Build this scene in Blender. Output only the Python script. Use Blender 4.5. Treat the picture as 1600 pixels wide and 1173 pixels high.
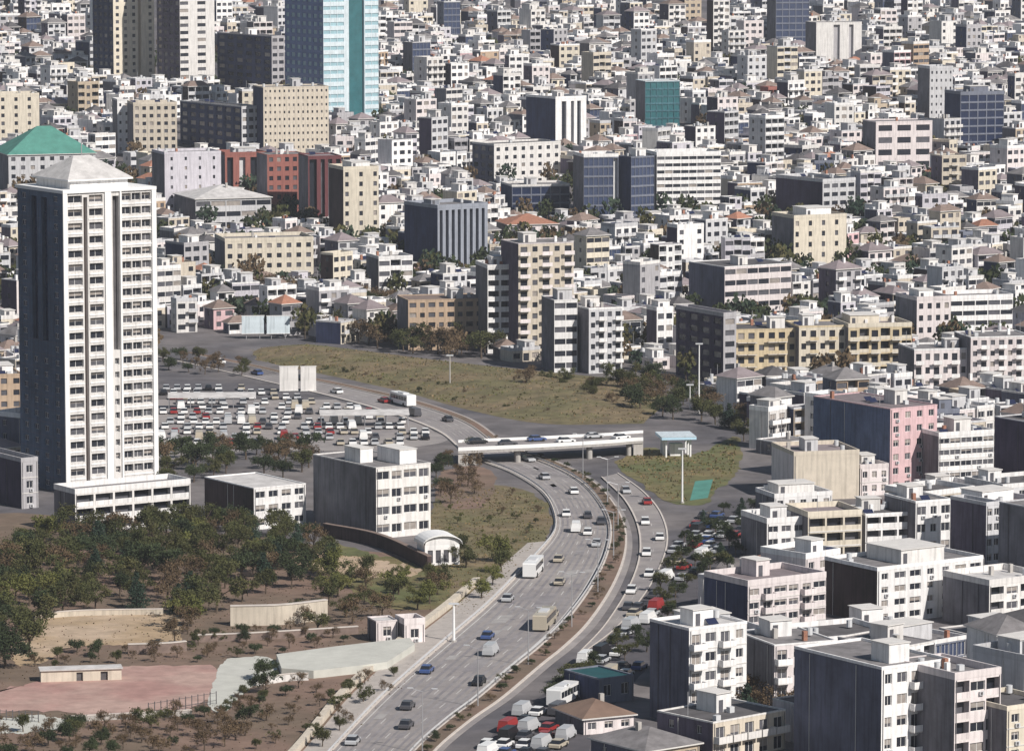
import bpy, bmesh, math, random
from math import sin, cos, tan, atan, radians, pi, sqrt, exp, log
rnd = random.Random(7)
for o in list(bpy.data.objects): bpy.data.objects.remove(o)
S = bpy.context.scene
COL = S.collection

# ------------------------------------------------------------------ camera
F = 7000.0; CH = 140.0; PW, PH = 1600.0, 1173.0
PITCH = atan(836.5 / F); CP, SP = cos(PITCH), sin(PITCH)
cam = bpy.data.cameras.new('camera'); camo = bpy.data.objects.new('camera', cam); COL.objects.link(camo)
cam.sensor_fit = 'HORIZONTAL'; cam.sensor_width = 36.0; cam.lens = 36.0 * F / PW
cam.clip_start = 1.0; cam.clip_end = 20000.0
camo.location = (0, 0, CH); camo.rotation_euler = (pi / 2 - PITCH, 0, 0)
S.camera = camo
S.render.resolution_x = 1024; S.render.resolution_y = 750

# ------------------------------------------------------------------ sky, sun, exposure
SUN_EL = radians(40.0); SUN_AZ = math.atan2(0.72, -0.70)      # direction towards the sun, clockwise from +Y
W_ = bpy.data.worlds.new('World'); S.world = W_; W_.use_nodes = True
nt = W_.node_tree; bg = nt.nodes['Background']
sky = nt.nodes.new('ShaderNodeTexSky'); sky.sky_type = 'NISHITA'; sky.sun_disc = False
sky.sun_elevation = SUN_EL; sky.sun_rotation = SUN_AZ; sky.air_density = 1.2; sky.dust_density = 0.6
nt.links.new(sky.outputs[0], bg.inputs[0]); bg.inputs[1].default_value = 0.05
sun = bpy.data.lights.new('sun', 'SUN'); suno = bpy.data.objects.new('sun', sun); COL.objects.link(suno)
sun.energy = 5.0; sun.angle = radians(0.5); sun.color = (1.0, 0.94, 0.865)
suno.rotation_euler = (pi / 2 - SUN_EL, 0, pi - SUN_AZ)
suno.location = (300, 300, 600)
vs = S.view_settings
vs.view_transform = 'Standard'; vs.look = 'None'; vs.gamma = 1.0; vs.exposure = 0.1; vs.use_curve_mapping = False

# ------------------------------------------------------------------ ground shape and picture geometry
def terrain(x, y):
    t = (y - 1300.0) / 40.0
    return 0.06 * 40.0 * (t if t > 30 else log(1.0 + exp(t)) if t > -30 else 0.0)
def ray(px, py):
    cx = (px - PW / 2) / F; cy = (PH / 2 - py) / F
    return cx, CP + cy * SP, -SP + cy * CP
def G(px, py, z=None):
    dx, dy, dz = ray(px, py)
    if z is not None:
        t = (z - CH) / dz
        return dx * t, dy * t, z
    lo, hi = 300.0, 6000.0
    for _ in range(60):
        m = (lo + hi) / 2
        if CH + dz * m > terrain(dx * m, dy * m): lo = m
        else: hi = m
    return dx * lo, dy * lo, terrain(dx * lo, dy * lo)
def proj(x, y, z):
    d = y * CP - (z - CH) * SP
    return PW / 2 + F * x / d, PH / 2 - F * (y * SP + (z - CH) * CP) / d, F / d

# ------------------------------------------------------------------ materials
MATS = {}
def mat(name, col, rough=0.85, var=0.12, scale=0.6, streak=0.0, metal=0.0, spec=0.3, objvar=0.0, bump=0.0, hue=None):
    m = bpy.data.materials.new(name); m.use_nodes = True
    n = m.node_tree.nodes; l = m.node_tree.links; b = n['Principled BSDF']
    b.inputs['Roughness'].default_value = rough; b.inputs['Metallic'].default_value = metal
    b.inputs['Specular IOR Level'].default_value = spec
    tc = n.new('ShaderNodeTexCoord'); nz = n.new('ShaderNodeTexNoise')
    nz.inputs['Scale'].default_value = scale; nz.inputs['Detail'].default_value = 9.0; nz.inputs['Roughness'].default_value = 0.65
    l.new(tc.outputs['Object'], nz.inputs['Vector'])
    mp = n.new('ShaderNodeMapRange'); mp.inputs[1].default_value = 0.3; mp.inputs[2].default_value = 0.7
    mp.inputs[3].default_value = 1 - var; mp.inputs[4].default_value = 1 + var
    l.new(nz.outputs[0], mp.inputs[0]); fac = mp.outputs[0]
    if streak:
        ms = n.new('ShaderNodeMapping'); ms.inputs['Scale'].default_value = (1.6, 1.6, 0.12)
        l.new(tc.outputs['Object'], ms.inputs[0]); n2 = n.new('ShaderNodeTexNoise'); n2.inputs['Scale'].default_value = 1.0
        n2.inputs['Detail'].default_value = 4.0; l.new(ms.outputs[0], n2.inputs['Vector'])
        m2 = n.new('ShaderNodeMapRange'); m2.inputs[1].default_value = 0.45; m2.inputs[2].default_value = 0.75
        m2.inputs[3].default_value = 1.0; m2.inputs[4].default_value = 1 - streak
        l.new(n2.outputs[0], m2.inputs[0]); mu = n.new('ShaderNodeMath'); mu.operation = 'MULTIPLY'
        l.new(fac, mu.inputs[0]); l.new(m2.outputs[0], mu.inputs[1]); fac = mu.outputs[0]
    if objvar:
        oi = n.new('ShaderNodeObjectInfo'); m3 = n.new('ShaderNodeMapRange')
        m3.inputs[3].default_value = 1 - objvar; m3.inputs[4].default_value = 1 + objvar
        l.new(oi.outputs['Random'], m3.inputs[0]); mu = n.new('ShaderNodeMath'); mu.operation = 'MULTIPLY'
        l.new(fac, mu.inputs[0]); l.new(m3.outputs[0], mu.inputs[1]); fac = mu.outputs[0]
    if hue:
        mxc = n.new('ShaderNodeMix'); mxc.data_type = 'RGBA'
        mxc.inputs[6].default_value = (*col, 1); mxc.inputs[7].default_value = (*hue, 1)
        n4 = n.new('ShaderNodeTexNoise'); n4.inputs['Scale'].default_value = scale * 0.23; n4.inputs['Detail'].default_value = 3
        l.new(tc.outputs['Object'], n4.inputs['Vector'])
        m4 = n.new('ShaderNodeMapRange'); m4.inputs[1].default_value = 0.4; m4.inputs[2].default_value = 0.6
        l.new(n4.outputs[0], m4.inputs[0]); l.new(m4.outputs[0], mxc.inputs[0]); csock = mxc.outputs[2]
    vm = n.new('ShaderNodeVectorMath'); vm.operation = 'SCALE'
    vm.inputs[0].default_value = col
    if hue: l.new(csock, vm.inputs[0])
    l.new(fac, vm.inputs['Scale']); l.new(vm.outputs[0], b.inputs['Base Color'])
    if bump:
        bp = n.new('ShaderNodeBump'); bp.inputs['Strength'].default_value = 0.5; bp.inputs['Distance'].default_value = bump
        l.new(nz.outputs[0], bp.inputs['Height']); l.new(bp.outputs[0], b.inputs['Normal'])
    MATS[name] = m
    return m
WALLS = {  # paint colours
 'white': (.80, .79, .79), 'offwhite': (.69, .67, .655), 'cream': (.66, .60, .50), 'palegrey': (.56, .56, .58),
 'grey': (.40, .39, .41), 'pink': (.66, .46, .48), 'rose': (.70, .64, .64), 'beige': (.56, .50, .42), 'lilac': (.55, .53, .58),
 'tan': (.46, .38, .29), 'ochre': (.60, .50, .34), 'brick': (.30, .12, .10), 'maroon': (.14, .05, .055), 'orange': (.44, .33, .24),
 'slateg': (.27, .29, .34), 'slate': (.17, .185, .235), 'paleblue': (.60, .68, .73)}
for k, c in WALLS.items(): mat('wall_' + k, c, 0.9, 0.10, 0.5, 0.30, objvar=0.08)
SIDES = {'slateblue': (.085, .115, .20), 'towerblue': (.065, .095, .15), 'cement': (.16, .155, .175), 'bluegrey': (.10, .105, .15), 'navy': (.035, .045, .10), 'bitumen': (.055, .035, .035),  # left end-wall colours, most darkened to put shade into the paint
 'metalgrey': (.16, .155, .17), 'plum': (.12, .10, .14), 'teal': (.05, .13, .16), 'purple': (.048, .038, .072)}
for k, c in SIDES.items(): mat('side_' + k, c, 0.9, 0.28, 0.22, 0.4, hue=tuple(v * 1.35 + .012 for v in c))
mat('roof_grey', (.19, .18, .185), .95, .35, .4); mat('roof_pale', (.52, .505, .50), .95, .25, .4); mat('roof_dark', (.10, .095, .10), .95, .3, .5)
mat('roof_mauve', (.22, .185, .195), .95, .2, .5, objvar=.15); mat('roof_tile', (.33, .16, .11), .9, .25, 1.5, objvar=.15); mat('roof_brown', (.20, .15, .13), .9, .25, .8, objvar=.1)
mat('concrete', (.42, .40, .38), .9, .15, .5, .2); mat('slab', (.62, .60, .58), .9, .1, .6); mat('shade_band', (.30, .29, .29), .9, .1, .5)
mat('glass_dark', (.025, .028, .038), .12, .2, .5, spec=.5); mat('glass_mid', (.10, .10, .115), .25, .3, .5, spec=.5); mat('glass_curtain', (.30, .27, .25), .4, .3, .6)
mat('glass_bright', (.10, .17, .36), .15, .2, .3, spec=.6); mat('glass_blue', (.055, .072, .13), .12, .2, .3, spec=.6); mat('glass_teal', (.04, .14, .16), .12, .2, .3, spec=.6); mat('glass_cyan', (.30, .46, .52), .15, .15, .3, spec=.6)
mat('glass_navy', (.02, .03, .07), .12, .2, .3, spec=.6); mat('frame_white', (.75, .74, .73), .6, .05); mat('tank', (.55, .56, .58), .5, .1); mat('steel', (.50, .50, .52), .45, .1, metal=.6)
mat('solar', (.02, .025, .06), .1, .1, spec=.6); mat('whitepaint', (.78, .78, .78), .7, .06)
mat('ground', (.10, .095, .105), .95, .35, .12, hue=(.165, .15, .15)); mat('asphalt', (.255, .235, .235), .9, .18, .22, hue=(.30, .275, .265)); mat('asphalt_track', (.215, .20, .21), .85, .2, .3, hue=(.265, .25, .255)); mat('asphalt_worn', (.33, .315, .31), .9, .2, .5); mat('asphalt_dark', (.085, .08, .09), .9, .2, .3)
mat('pavement', (.40, .365, .34), .9, .15, .5); mat('kerb', (.56, .51, .47), .9, .12, .6); mat('marking', (.52, .51, .50), .8, .3, 1.5)
mat('grass', (.135, .12, .06), .95, .4, .25, hue=(.175, .135, .08), bump=.2); mat('grass_green', (.11, .12, .05), .95, .4, .25, hue=(.165, .135, .065), bump=.2)
mat('soil', (.20, .135, .105), .95, .25, .2, hue=(.155, .115, .085), bump=.2); mat('earth', (.38, .28, .18), .95, .25, .25, hue=(.44, .34, .25), bump=.2); mat('soil_ochre', (.29, .21, .12), .95, .25, .2, hue=(.28, .20, .10))
mat('court_red', (.36, .215, .19), .9, .22, .3, hue=(.42, .29, .25)); mat('court_pale', (.50, .50, .46), .9, .12, .3); mat('court_teal', (.08, .24, .20), .9, .2, .3); mat('tarp_teal_shaded', (.015, .075, .085), .7, .15, .4)  # teal tarp colour darkened to carry the neighbouring block's shadow
mat('rubber', (.02, .02, .02), .8, .1); mat('carglass', (.02, .023, .03), .1, .1, spec=.6); mat('canopy', (.46, .66, .80), .5, .08)
mat('bark', (.10, .075, .055), .95, .25, 3.0)
for k, c, c2 in (('olive', (.062, .070, .026), (.098, .088, .038)), ('dark', (.036, .050, .024), (.058, .068, .030)), ('brown', (.105, .072, .042), (.14, .10, .06)), ('lime', (.11, .12, .035), (.15, .14, .05)), ('conifer', (.028, .050, .035), (.05, .07, .045))):
    mat('leaf_' + k, c, .8, .35, .8, hue=c2, objvar=.2, spec=.15)
for k, c in (('white', (.78, .78, .78)), ('silver', (.45, .46, .48)), ('black', (.015, .015, .018)), ('darkgrey', (.07, .07, .08)), ('red', (.30, .03, .03)), ('blue', (.05, .09, .24)), ('beige', (.45, .40, .32))):
    mat('car_' + k, c, .3, .03, spec=.5)

# ------------------------------------------------------------------ mesh building
class MB:
    def __init__(s): s.v = []; s.f = []; s.m = []; s.t = None
    def xf(s, ox, oy, oz, a): s.t = (ox, oy, oz, cos(a), sin(a)); return s
    def add(s, vs_, fs, m):
        b = len(s.v)
        if s.t:
            ox, oy, oz, c, sn = s.t
            s.v += [(ox + c * x - sn * y, oy + sn * x + c * y, oz + z) for x, y, z in vs_]
        else: s.v += vs_
        s.f += [tuple(b + i for i in f) for f in fs]; s.m += [m] * len(fs) if isinstance(m, str) else m
    def quad(s, a, b, c, d, m): s.add([a, b, c, d], [(0, 1, 2, 3)], m)
    def box(s, x0, x1, y0, y1, z0, z1, m, top=None):
        v = [(x0, y0, z0), (x1, y0, z0), (x1, y1, z0), (x0, y1, z0), (x0, y0, z1), (x1, y0, z1), (x1, y1, z1), (x0, y1, z1)]
        s.add(v, [(0, 3, 2, 1), (0, 1, 5, 4), (1, 2, 6, 5), (2, 3, 7, 6), (3, 0, 4, 7), (4, 5, 6, 7)], [m] * 5 + [top or m])
    def cyl(s, x, y, z0, z1, r, m, n=10, r2=None):
        r2 = r if r2 is None else r2
        v = [(x + r * cos(2 * pi * i / n), y + r * sin(2 * pi * i / n), z0) for i in range(n)] + [(x + r2 * cos(2 * pi * i / n), y + r2 * sin(2 * pi * i / n), z1) for i in range(n)]
        s.add(v, [(i, (i + 1) % n, n + (i + 1) % n, n + i) for i in range(n)] + [tuple(range(n, 2 * n)), tuple(range(n - 1, -1, -1))], m)
    def tube(s, p, q, r1, r2, m, n=6):
        dx, dy, dz = q[0] - p[0], q[1] - p[1], q[2] - p[2]; L = sqrt(dx * dx + dy * dy + dz * dz) or 1
        dx, dy, dz = dx / L, dy / L, dz / L
        ax, ay, az = (0, 0, 1) if abs(dz) < .9 else (1, 0, 0)
        ux, uy, uz = ay * dz - az * dy, az * dx - ax * dz, ax * dy - ay * dx; l = sqrt(ux * ux + uy * uy + uz * uz); ux, uy, uz = ux / l, uy / l, uz / l
        wx, wy, wz = dy * uz - dz * uy, dz * ux - dx * uz, dx * uy - dy * ux
        v = []
        for c, r in ((p, r1), (q, r2)):
            for i in range(n):
                a = 2 * pi * i / n; ca, sa = r * cos(a), r * sin(a)
                v.append((c[0] + ux * ca + wx * sa, c[1] + uy * ca + wy * sa, c[2] + uz * ca + wz * sa))
        s.add(v, [(i, (i + 1) % n, n + (i + 1) % n, n + i) for i in range(n)] + [tuple(range(n, 2 * n)), tuple(range(n - 1, -1, -1))], m)
    def mesh(s, name):
        me = bpy.data.meshes.new(name); me.from_pydata(s.v, [], s.f)
        names = []
        for m in s.m:
            if m not in names: names.append(m)
        for m in names: me.materials.append(MATS[m])
        ix = {m: i for i, m in enumerate(names)}
        me.polygons.foreach_set('material_index', [ix[m] for m in s.m]); me.update()
        return me
    def build(s, name, parent=None):
        if not s.f: return None
        return link(name, s.mesh(name), parent)
def link(name, me, parent=None, loc=None, rz=0.0):
    o = bpy.data.objects.new(name, me); COL.objects.link(o)
    if parent: o.parent = parent
    if loc: o.location = loc
    if rz: o.rotation_euler = (0, 0, rz)
    return o
def tag(o, label=None, cat=None, group=None, kind=None):
    if label: o['label'] = label
    if cat: o['category'] = cat
    if group: o['group'] = group
    if kind: o['kind'] = kind
    return o
def thing(name, label, cat, loc, rz=0.0, group=None):
    return tag(link(name, None, None, loc, rz), label, cat, group)
ORD = ['', 'first', 'second', 'third', 'fourth', 'fifth', 'sixth', 'seventh', 'eighth', 'ninth', 'tenth', 'eleventh', 'twelfth', 'thirteenth', 'fourteenth', 'fifteenth', 'sixteenth', 'seventeenth', 'eighteenth', 'nineteenth', 'twentieth']
def ordn(i):
    if i < len(ORD): return ORD[i]
    t = {2: 'twenty', 3: 'thirty', 4: 'forty', 5: 'fifty', 6: 'sixty', 7: 'seventy', 8: 'eighty', 9: 'ninety'}[i // 10]
    return (t + '-' + ORD[i % 10]) if i % 10 else t[:-1] + 'ieth'

def facade(mb, pn, O, U, N, W, H, ops, m, rm=None, zb=-3.0):
    """Wall W x H from O along U (N points outwards) with recessed openings (x0,x1,z0,z1,depth,backmat or None)."""
    P = lambda x, z, d=0.0: (O[0] + U[0] * x - N[0] * d, O[1] + U[1] * x - N[1] * d, O[2] + z)
    rm = rm or m
    xs = sorted({0.0, W, *[round(o[0], 3) for o in ops], *[round(o[1], 3) for o in ops]})
    zs = sorted({zb, H, *[round(o[2], 3) for o in ops], *[round(o[3], 3) for o in ops]})
    for z0, z1 in zip(zs, zs[1:]):
        zc = (z0 + z1) / 2; row = [o for o in ops if o[2] < zc < o[3]]; st = None
        for x0, x1 in zip(xs, xs[1:]):
            xc = (x0 + x1) / 2; op = any(o[0] < xc < o[1] for o in row)
            if not op:
                if st is None: st = x0
            if op and st is not None:
                mb.quad(P(st, z0), P(x0, z0), P(x0, z1), P(st, z1), m); st = None
        if st is not None: mb.quad(P(st, z0), P(W, z0), P(W, z1), P(st, z1), m)
    for x0, x1, z0, z1, d, bm in ops:
        mb.quad(P(x0, z0), P(x1, z0), P(x1, z0, d), P(x0, z0, d), rm)
        mb.quad(P(x0, z1, d), P(x1, z1, d), P(x1, z1), P(x0, z1), rm)
        mb.quad(P(x0, z0, d), P(x0, z1, d), P(x0, z1), P(x0, z0), rm)
        mb.quad(P(x1, z0), P(x1, z1), P(x1, z1, d), P(x1, z0, d), rm)
        if bm: pn.quad(P(x0, z0, d), P(x1, z0, d), P(x1, z1, d), P(x0, z1, d), bm)
GL = ['glass_dark'] * 6 + ['glass_mid'] * 3 + ['glass_curtain']
WIN = {}
def window_mesh(w, h, g):
    bl = rnd.choice([0, 0, 0, .3, .55]) if g in ('glass_dark', 'glass_mid') else 0
    k = (round(w, 2), round(h, 2), g, bl)
    if k not in WIN:
        b = MB(); t = .08; w2 = w / 2 - .01; h_ = h - .02
        for x0, x1, z0, z1 in ((-w2, w2, 0.01, t), (-w2, w2, h_ - t, h_), (-w2, -w2 + t, t, h_ - t), (w2 - t, w2, t, h_ - t), (-.04, .04, t, h_ - t)):
            b.quad((x0, 0, z0), (x1, 0, z0), (x1, 0, z1), (x0, 0, z1), 'frame_white')
        b.quad((-w2, .03, 0.01), (w2, .03, 0.01), (w2, .03, h_), (-w2, .03, h_), g)
        if bl: b.quad((-w2 + t, .015, h_ - t - bl * h), (w2 - t, .015, h_ - t - bl * h), (w2 - t, .015, h_ - t), (-w2 + t, .015, h_ - t), 'glass_curtain')
        WIN[k] = b.mesh('window')
    return WIN[k]
BALC = {}
def balcony_mesh(w, d, m):
    k = (round(w, 2), round(d, 2), m)
    if k not in BALC:
        b = MB(); b.box(-w / 2, w / 2, -d, .0, -.16, .0, 'slab')
        b.box(-w / 2, w / 2, -d, -d + .1, .003, .95, m); b.box(-w / 2, -w / 2 + .1, -d + .103, -.003, .003, .95, m); b.box(w / 2 - .1, w / 2, -d + .103, -.003, .003, .95, m)
        BALC[k] = b.mesh('balcony')
    return BALC[k]

ACM = []
def ac_mesh():
    if not ACM:
        b = MB(); b.box(-.42, .42, -.34, 0, 0, .55, 'tank'); b.quad((-.30, -.345, .06), (.15, -.345, .06), (.15, -.345, .49), (-.30, -.345, .49), 'roof_dark'); ACM.append(b.mesh('air_conditioner'))
    return ACM[0]
def facade_plan(W, H, nf, nc, pat, trim, near):
    """openings for one front: window / loggia / balcony cells from a pattern string"""
    fh = H / nf; cw = W / nc; ops = []; wins = []; bal = []
    for j in range(nf):
        z = j * fh
        for i in range(nc):
            c = pat[i % len(pat)]; x = i * cw + cw / 2
            if c == '.': continue
            if c == 'n': w, z0, h = min(1.5, cw * .5), fh * .30, fh * .47
            elif c == 'w': w, z0, h = cw * .72, fh * .30, fh * .48
            elif c == 'W': w, z0, h = cw * .94, fh * .34, fh * .46
            elif c == 's': w, z0, h = min(.8, cw * .35), fh * .36, fh * .36
            elif c == 'g': w, z0, h = cw * .90, fh * .10, fh * .80
            elif c in 'pd':
                w, z0, h = cw * .62, fh * .06, fh * .70
                if j > 0 or c == 'd': bal.append((x, z + .02, cw * .92, 1.25))
            elif c == 'l':                                # loggia
                ops.append((x - cw * .45, x + cw * .45, z + .12, z + fh - .32, 1.3, 'glass_mid' if rnd.random() < .6 else 'glass_dark'))
                bal.append((x, z + .125, cw * .88, .10)); continue
            else: continue
            wins.append((x, z + z0, w, h))
    return ops, wins, bal

def stripe_slots(W, H, slots):
    return [(a * W, b * W, z0 * H, z1 * H, 1.2, bm) for a, b, z0, z1, bm in slots]

RT = ('water_tank', 'chimney', 'solar_panel', 'air_conditioner', 'stair_house', 'antenna')
HEROES = []; FOOT = []; NOBJ = [0]
STUFF = {k: MB() for k in ('wall', 'roof', 'pane', 'balc')}

def roof_flat(parts, W, D, H, rm, trim, r, clutter=1.0):
    t = .25; ph = r.choice([.25, .45, .7, .9, 1.1])
    b = parts('roof'); b.box(t + .002, W - t - .002, t + .002, D - t - .002, H - .3, H + .02, rm)
    for x0, x1, y0, y1 in ((0, W, 0, t), (0, W, D - t, D), (0, t, t + .002, D - t - .002), (W - t, W, t + .002, D - t - .002)):
        b.box(x0 - .04 if x0 == 0 else x0, x1 + .04 if x1 == W else x1, y0 - .04 if y0 == 0 else y0, y1 + .04 if y1 == D else y1, H + .003, H + ph, trim)
    if W < 5 or D < 5: return
    if r.random() < .62 * clutter:
        w, d = 2.6 + r.random() * 1.6, 3 + r.random() * 1.8
        if r.random() < .28 and W > 9 and D > 9: w, d = W * r.uniform(.4, .65), D * r.uniform(.4, .65)
        x = 1 + r.random() * max(.1, W - w - 2); y = 1 + r.random() * max(.1, D - d - 2)
        s = parts('stair_house'); h = 2.2 + r.random() * .8; s.box(x, x + w, y, y + d, H + .021, H + h, r.choice(['wall_white', 'wall_offwhite', 'wall_palegrey', trim]))
        s.box(x - .2, x + w + .2, y - .2, y + d + .2, H + h + .002, H + h + .16, 'slab'); s.box(x + .5, x + 1.4, y - .05, y - .004, H + .03, H + 2.0, 'glass_mid')
    for _ in range(r.randrange(1, 8) if clutter else 0):
        x, y = .8 + r.random() * (W - 1.8), .8 + r.random() * (D - 1.8); q = r.random()
        if q < .35: parts('water_tank').cyl(x, y, H + .3, H + 1.5, .5, 'tank', 10)
        elif q < .6: parts('chimney').box(x - .35, x + .35, y - .35, y + .35, H + .021, H + 1.6, r.choice(['concrete', 'roof_tile', 'wall_white']))
        elif q < .7: parts('antenna').cyl(x, y, H + .02, H + 2.6 + r.random() * 1.5, .06, 'steel', 5)
        elif q < .85:
            p = parts('solar_panel'); p.add([(x - 1, y - .6, H + .25), (x + 1, y - .6, H + .25), (x + 1, y + .5, H + 1.1), (x - 1, y + .5, H + 1.1)], [(0, 1, 2, 3)], 'solar')
            p.add([(x - 1, y - .58, H + .2), (x + 1, y - .58, H + .2), (x + 1, y + .54, H + 1.05), (x - 1, y + .54, H + 1.05)], [(3, 2, 1, 0)], 'steel'); p.box(x - .05, x + .05, y + .4, y + .5, H + .02, H + 1.0, 'steel')
        else: parts('air_conditioner').box(x - .5, x + .5, y - .4, y + .4, H + .05, H + .95, 'tank')

def roof_hip(parts, W, D, H, rm, r, rise=None, over=.5):
    h = rise or (1.3 + .09 * min(W, D) + r.random() * .5); o = over
    b = parts('roof'); b.box(-o, W + o, -o, D + o, H + .003, H + .22, 'slab')
    if W >= D: a, c = (D / 2, D / 2), (W - D / 2, D / 2)
    else: a, c = (W / 2, W / 2), (W / 2, D - W / 2)
    z = H + .223
    v = [(-o, -o, z), (W + o, -o, z), (W + o, D + o, z), (-o, D + o, z), (a[0], a[1], z + h), (c[0] + .01, c[1] + .01, z + h)]
    fs = [(0, 1, 5, 4), (1, 2, 5), (2, 3, 4, 5), (3, 0, 4)] if W >= D else [(0, 1, 4), (1, 2, 5, 4), (2, 3, 5), (3, 0, 4, 5)]
    b.add(v, fs, rm)
    if r.random() < .7:
        x, y = W * (.3 + .4 * r.random()), D * (.3 + .4 * r.random()); parts('chimney').box(x - .35, x + .35, y - .35, y + .35, H + .4, z + h + .7, r.choice(['concrete', 'wall_white']))

def make_building(C, phi, W, D, H, nf, nc, pat, wall, side, trim, roof, name=None, label=None, cat='building', group=None,
                  stuff=False, near=False, front_slots=(), side_ops=(), side_wins=(), rmat=None, glass=None, rise=None, right_pat='n', seed=0, balm=None, clutter=1.0, boxes=()):
    r = random.Random(seed * 7919 + 13)
    if stuff:
        for b in STUFF.values(): b.xf(C[0], C[1], C[2], phi)
        key = {'roof': 'roof', 'stair_house': 'roof', 'water_tank': 'roof', 'chimney': 'roof', 'solar_panel': 'roof', 'antenna': 'roof', 'air_conditioner': 'roof', 'wall': 'wall', 'side_wall': 'wall', 'window': 'pane', 'balcony': 'balc', 'cornice': 'roof'}
        parts = lambda k: STUFF[key[k]]; root = None
    else:
        root = thing(name, label, cat, C, phi, group); PB = {}
        def parts(k):
            if k in RT:
                b = MB(); PB.setdefault(k, []).append(b); return b
            if k not in PB: PB[k] = [MB()]
            return PB[k][0]
    glass_pick = (lambda: glass) if glass else (lambda: r.choice(GL))
    ops, wins, bal = facade_plan(W, H, nf, nc, pat, trim, near)
    fs = stripe_slots(W, H, front_slots); ops += fs
    if fs: wins = [w for w in wins if not any(a < w[0] + w[2] / 2 and b > w[0] - w[2] / 2 and z0 < w[1] + w[3] / 2 < z1 for a, b, z0, z1, _, _ in fs)]
    rec = .22
    wb, pb = parts('wall'), parts('window')
    ops += [(x - w / 2, x + w / 2, z, z + h, rec, None if near else glass_pick()) for x, z, w, h in wins]
    facade(wb, pb, (0, 0, 0), (1, 0), (0, -1), W, H, ops, wall)
    # left side
    so = list(side_ops) + [(a - w / 2, a + w / 2, z, z + h, rec, None if near else glass_pick()) for a, z, w, h in side_wins]
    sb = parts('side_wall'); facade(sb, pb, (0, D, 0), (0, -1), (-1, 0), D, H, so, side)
    # right and back
    nr = max(1, int(D / 4)); ro, rw, _ = facade_plan(D, H, nf, nr, right_pat, trim, False)
    facade(wb, pb, (W, 0, 0), (0, 1), (1, 0), D, H, [(x - w / 2, x + w / 2, z, z + h, rec, glass_pick()) for x, z, w, h in rw], wall)
    facade(wb, pb, (W, D, 0), (-1, 0), (0, 1), W, H, [], wall)
    for x, z, w, d in bal:
        if near:
            o = link('balcony', balcony_mesh(w, d + .001, balm or trim), root, (x, -.003 if d > .2 else .10, z))
        else:
            b = parts('balcony'); y0 = -d if d > .2 else 0.0
            if d > .2: b.box(x - w / 2, x + w / 2, -d, -.002, z - .14, z, 'slab')
            b.box(x - w / 2, x + w / 2, y0, y0 + .1, z + .003, z + .95, balm or trim)
    if near:
        for x, z, w, h in wins: link('window', window_mesh(w, h, glass_pick()), root, (x, rec - .03, z))
        for a, z, w, h in side_wins:
            link('window', window_mesh(w, h, glass_pick()), root, (rec - .03, D - a, z), -pi / 2)
    rm = rmat or r.choice(['roof_grey', 'roof_grey', 'roof_grey', 'roof_pale', 'roof_mauve', 'roof_dark', 'roof_dark'])
    if roof == 'hip': roof_hip(parts, W, D, H, rm, r, rise)
    else: roof_flat(parts, W, D, H, rm, trim, r, clutter)
    for xa, xb, ya, yb in boxes:
        b = parts('stair_house'); b.box(xa * W, xb * W, ya * D, yb * D, H + .022, H + 2.9, 'wall_white'); b.box(xa * W - .15, xb * W + .15, ya * D - .15, yb * D + .15, H + 2.903, H + 3.05, 'slab')
    if near:
        for x, z, w, h in wins:
            if r.random() < .16: link('air_conditioner', ac_mesh(), root, (x + w * .2, -.02, z - .72))
        for xx in ([.3] if r.random() < .5 else [.3, W - .3]): b = MB(); b.cyl(xx, -.09, 0, H - .1, .055, 'roof_grey', 6); b.build('drainpipe', root)
        for _ in range(r.randrange(1, 3)): yy = r.uniform(.15, .85) * D; b = MB(); b.cyl(-.09, yy, 0, H - .2, .06, 'roof_dark' if r.random() < .5 else 'slab', 6); b.build('drainpipe', root)
        if nf > 1 and r.random() < .45:
            b = MB()
            for j in range(1, nf): b.box(0.02, W - .02, -.07, -.004, j * H / nf - .13, j * H / nf + .04, 'slab')
            b.build('floor_bands', root)['kind'] = 'stuff'
    if roof == 'cap':
        b = parts('cornice'); b.box(-.5, W + .5, -.5, D + .5, H - .6, H - .25, trim)
    if not stuff:
        rf = None
        for k, lst in sorted(PB.items(), key=lambda t: t[0] in RT):
            for b in lst:
                nm = k
                if k == 'window': nm = 'window_panes'
                if k == 'balcony': nm = 'balcony_fronts'
                o = b.build(nm, rf if k in RT and rf else root)
                if k == 'roof': rf = o
                if o is not None and k in ('window', 'balcony'): o['kind'] = 'stuff'
                if o is not None and k == 'side_wall' and side != wall: o['label'] = 'dark blank end wall with shade in its colour'
    return root

def solve(xl, xc, xr, yt, yb, phi=34.0, D=None):
    phi = radians(phi); C = G(xc, yb); d0 = C[1] * CP + (CH - C[2]) * SP
    X = xr - PW / 2; W = (X * d0 - F * C[0]) / (F * cos(phi) - X * sin(phi) * CP)
    if D is None:
        X = xl - PW / 2; D = (F * C[0] - X * d0) / (F * sin(phi) + X * cos(phi) * CP)
    t = (PH / 2 - yt) / F; z = CH + C[1] * (t * CP - SP) / (CP + t * SP)
    return C, phi, W, D, z - C[2], F / d0
def footprint(C, phi, W, D):
    c, s = cos(phi), sin(phi)
    return [(C[0] + c * a - s * b, C[1] + s * a + c * b) for a, b in ((0, 0), (W, 0), (W, D), (0, D))]

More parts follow.
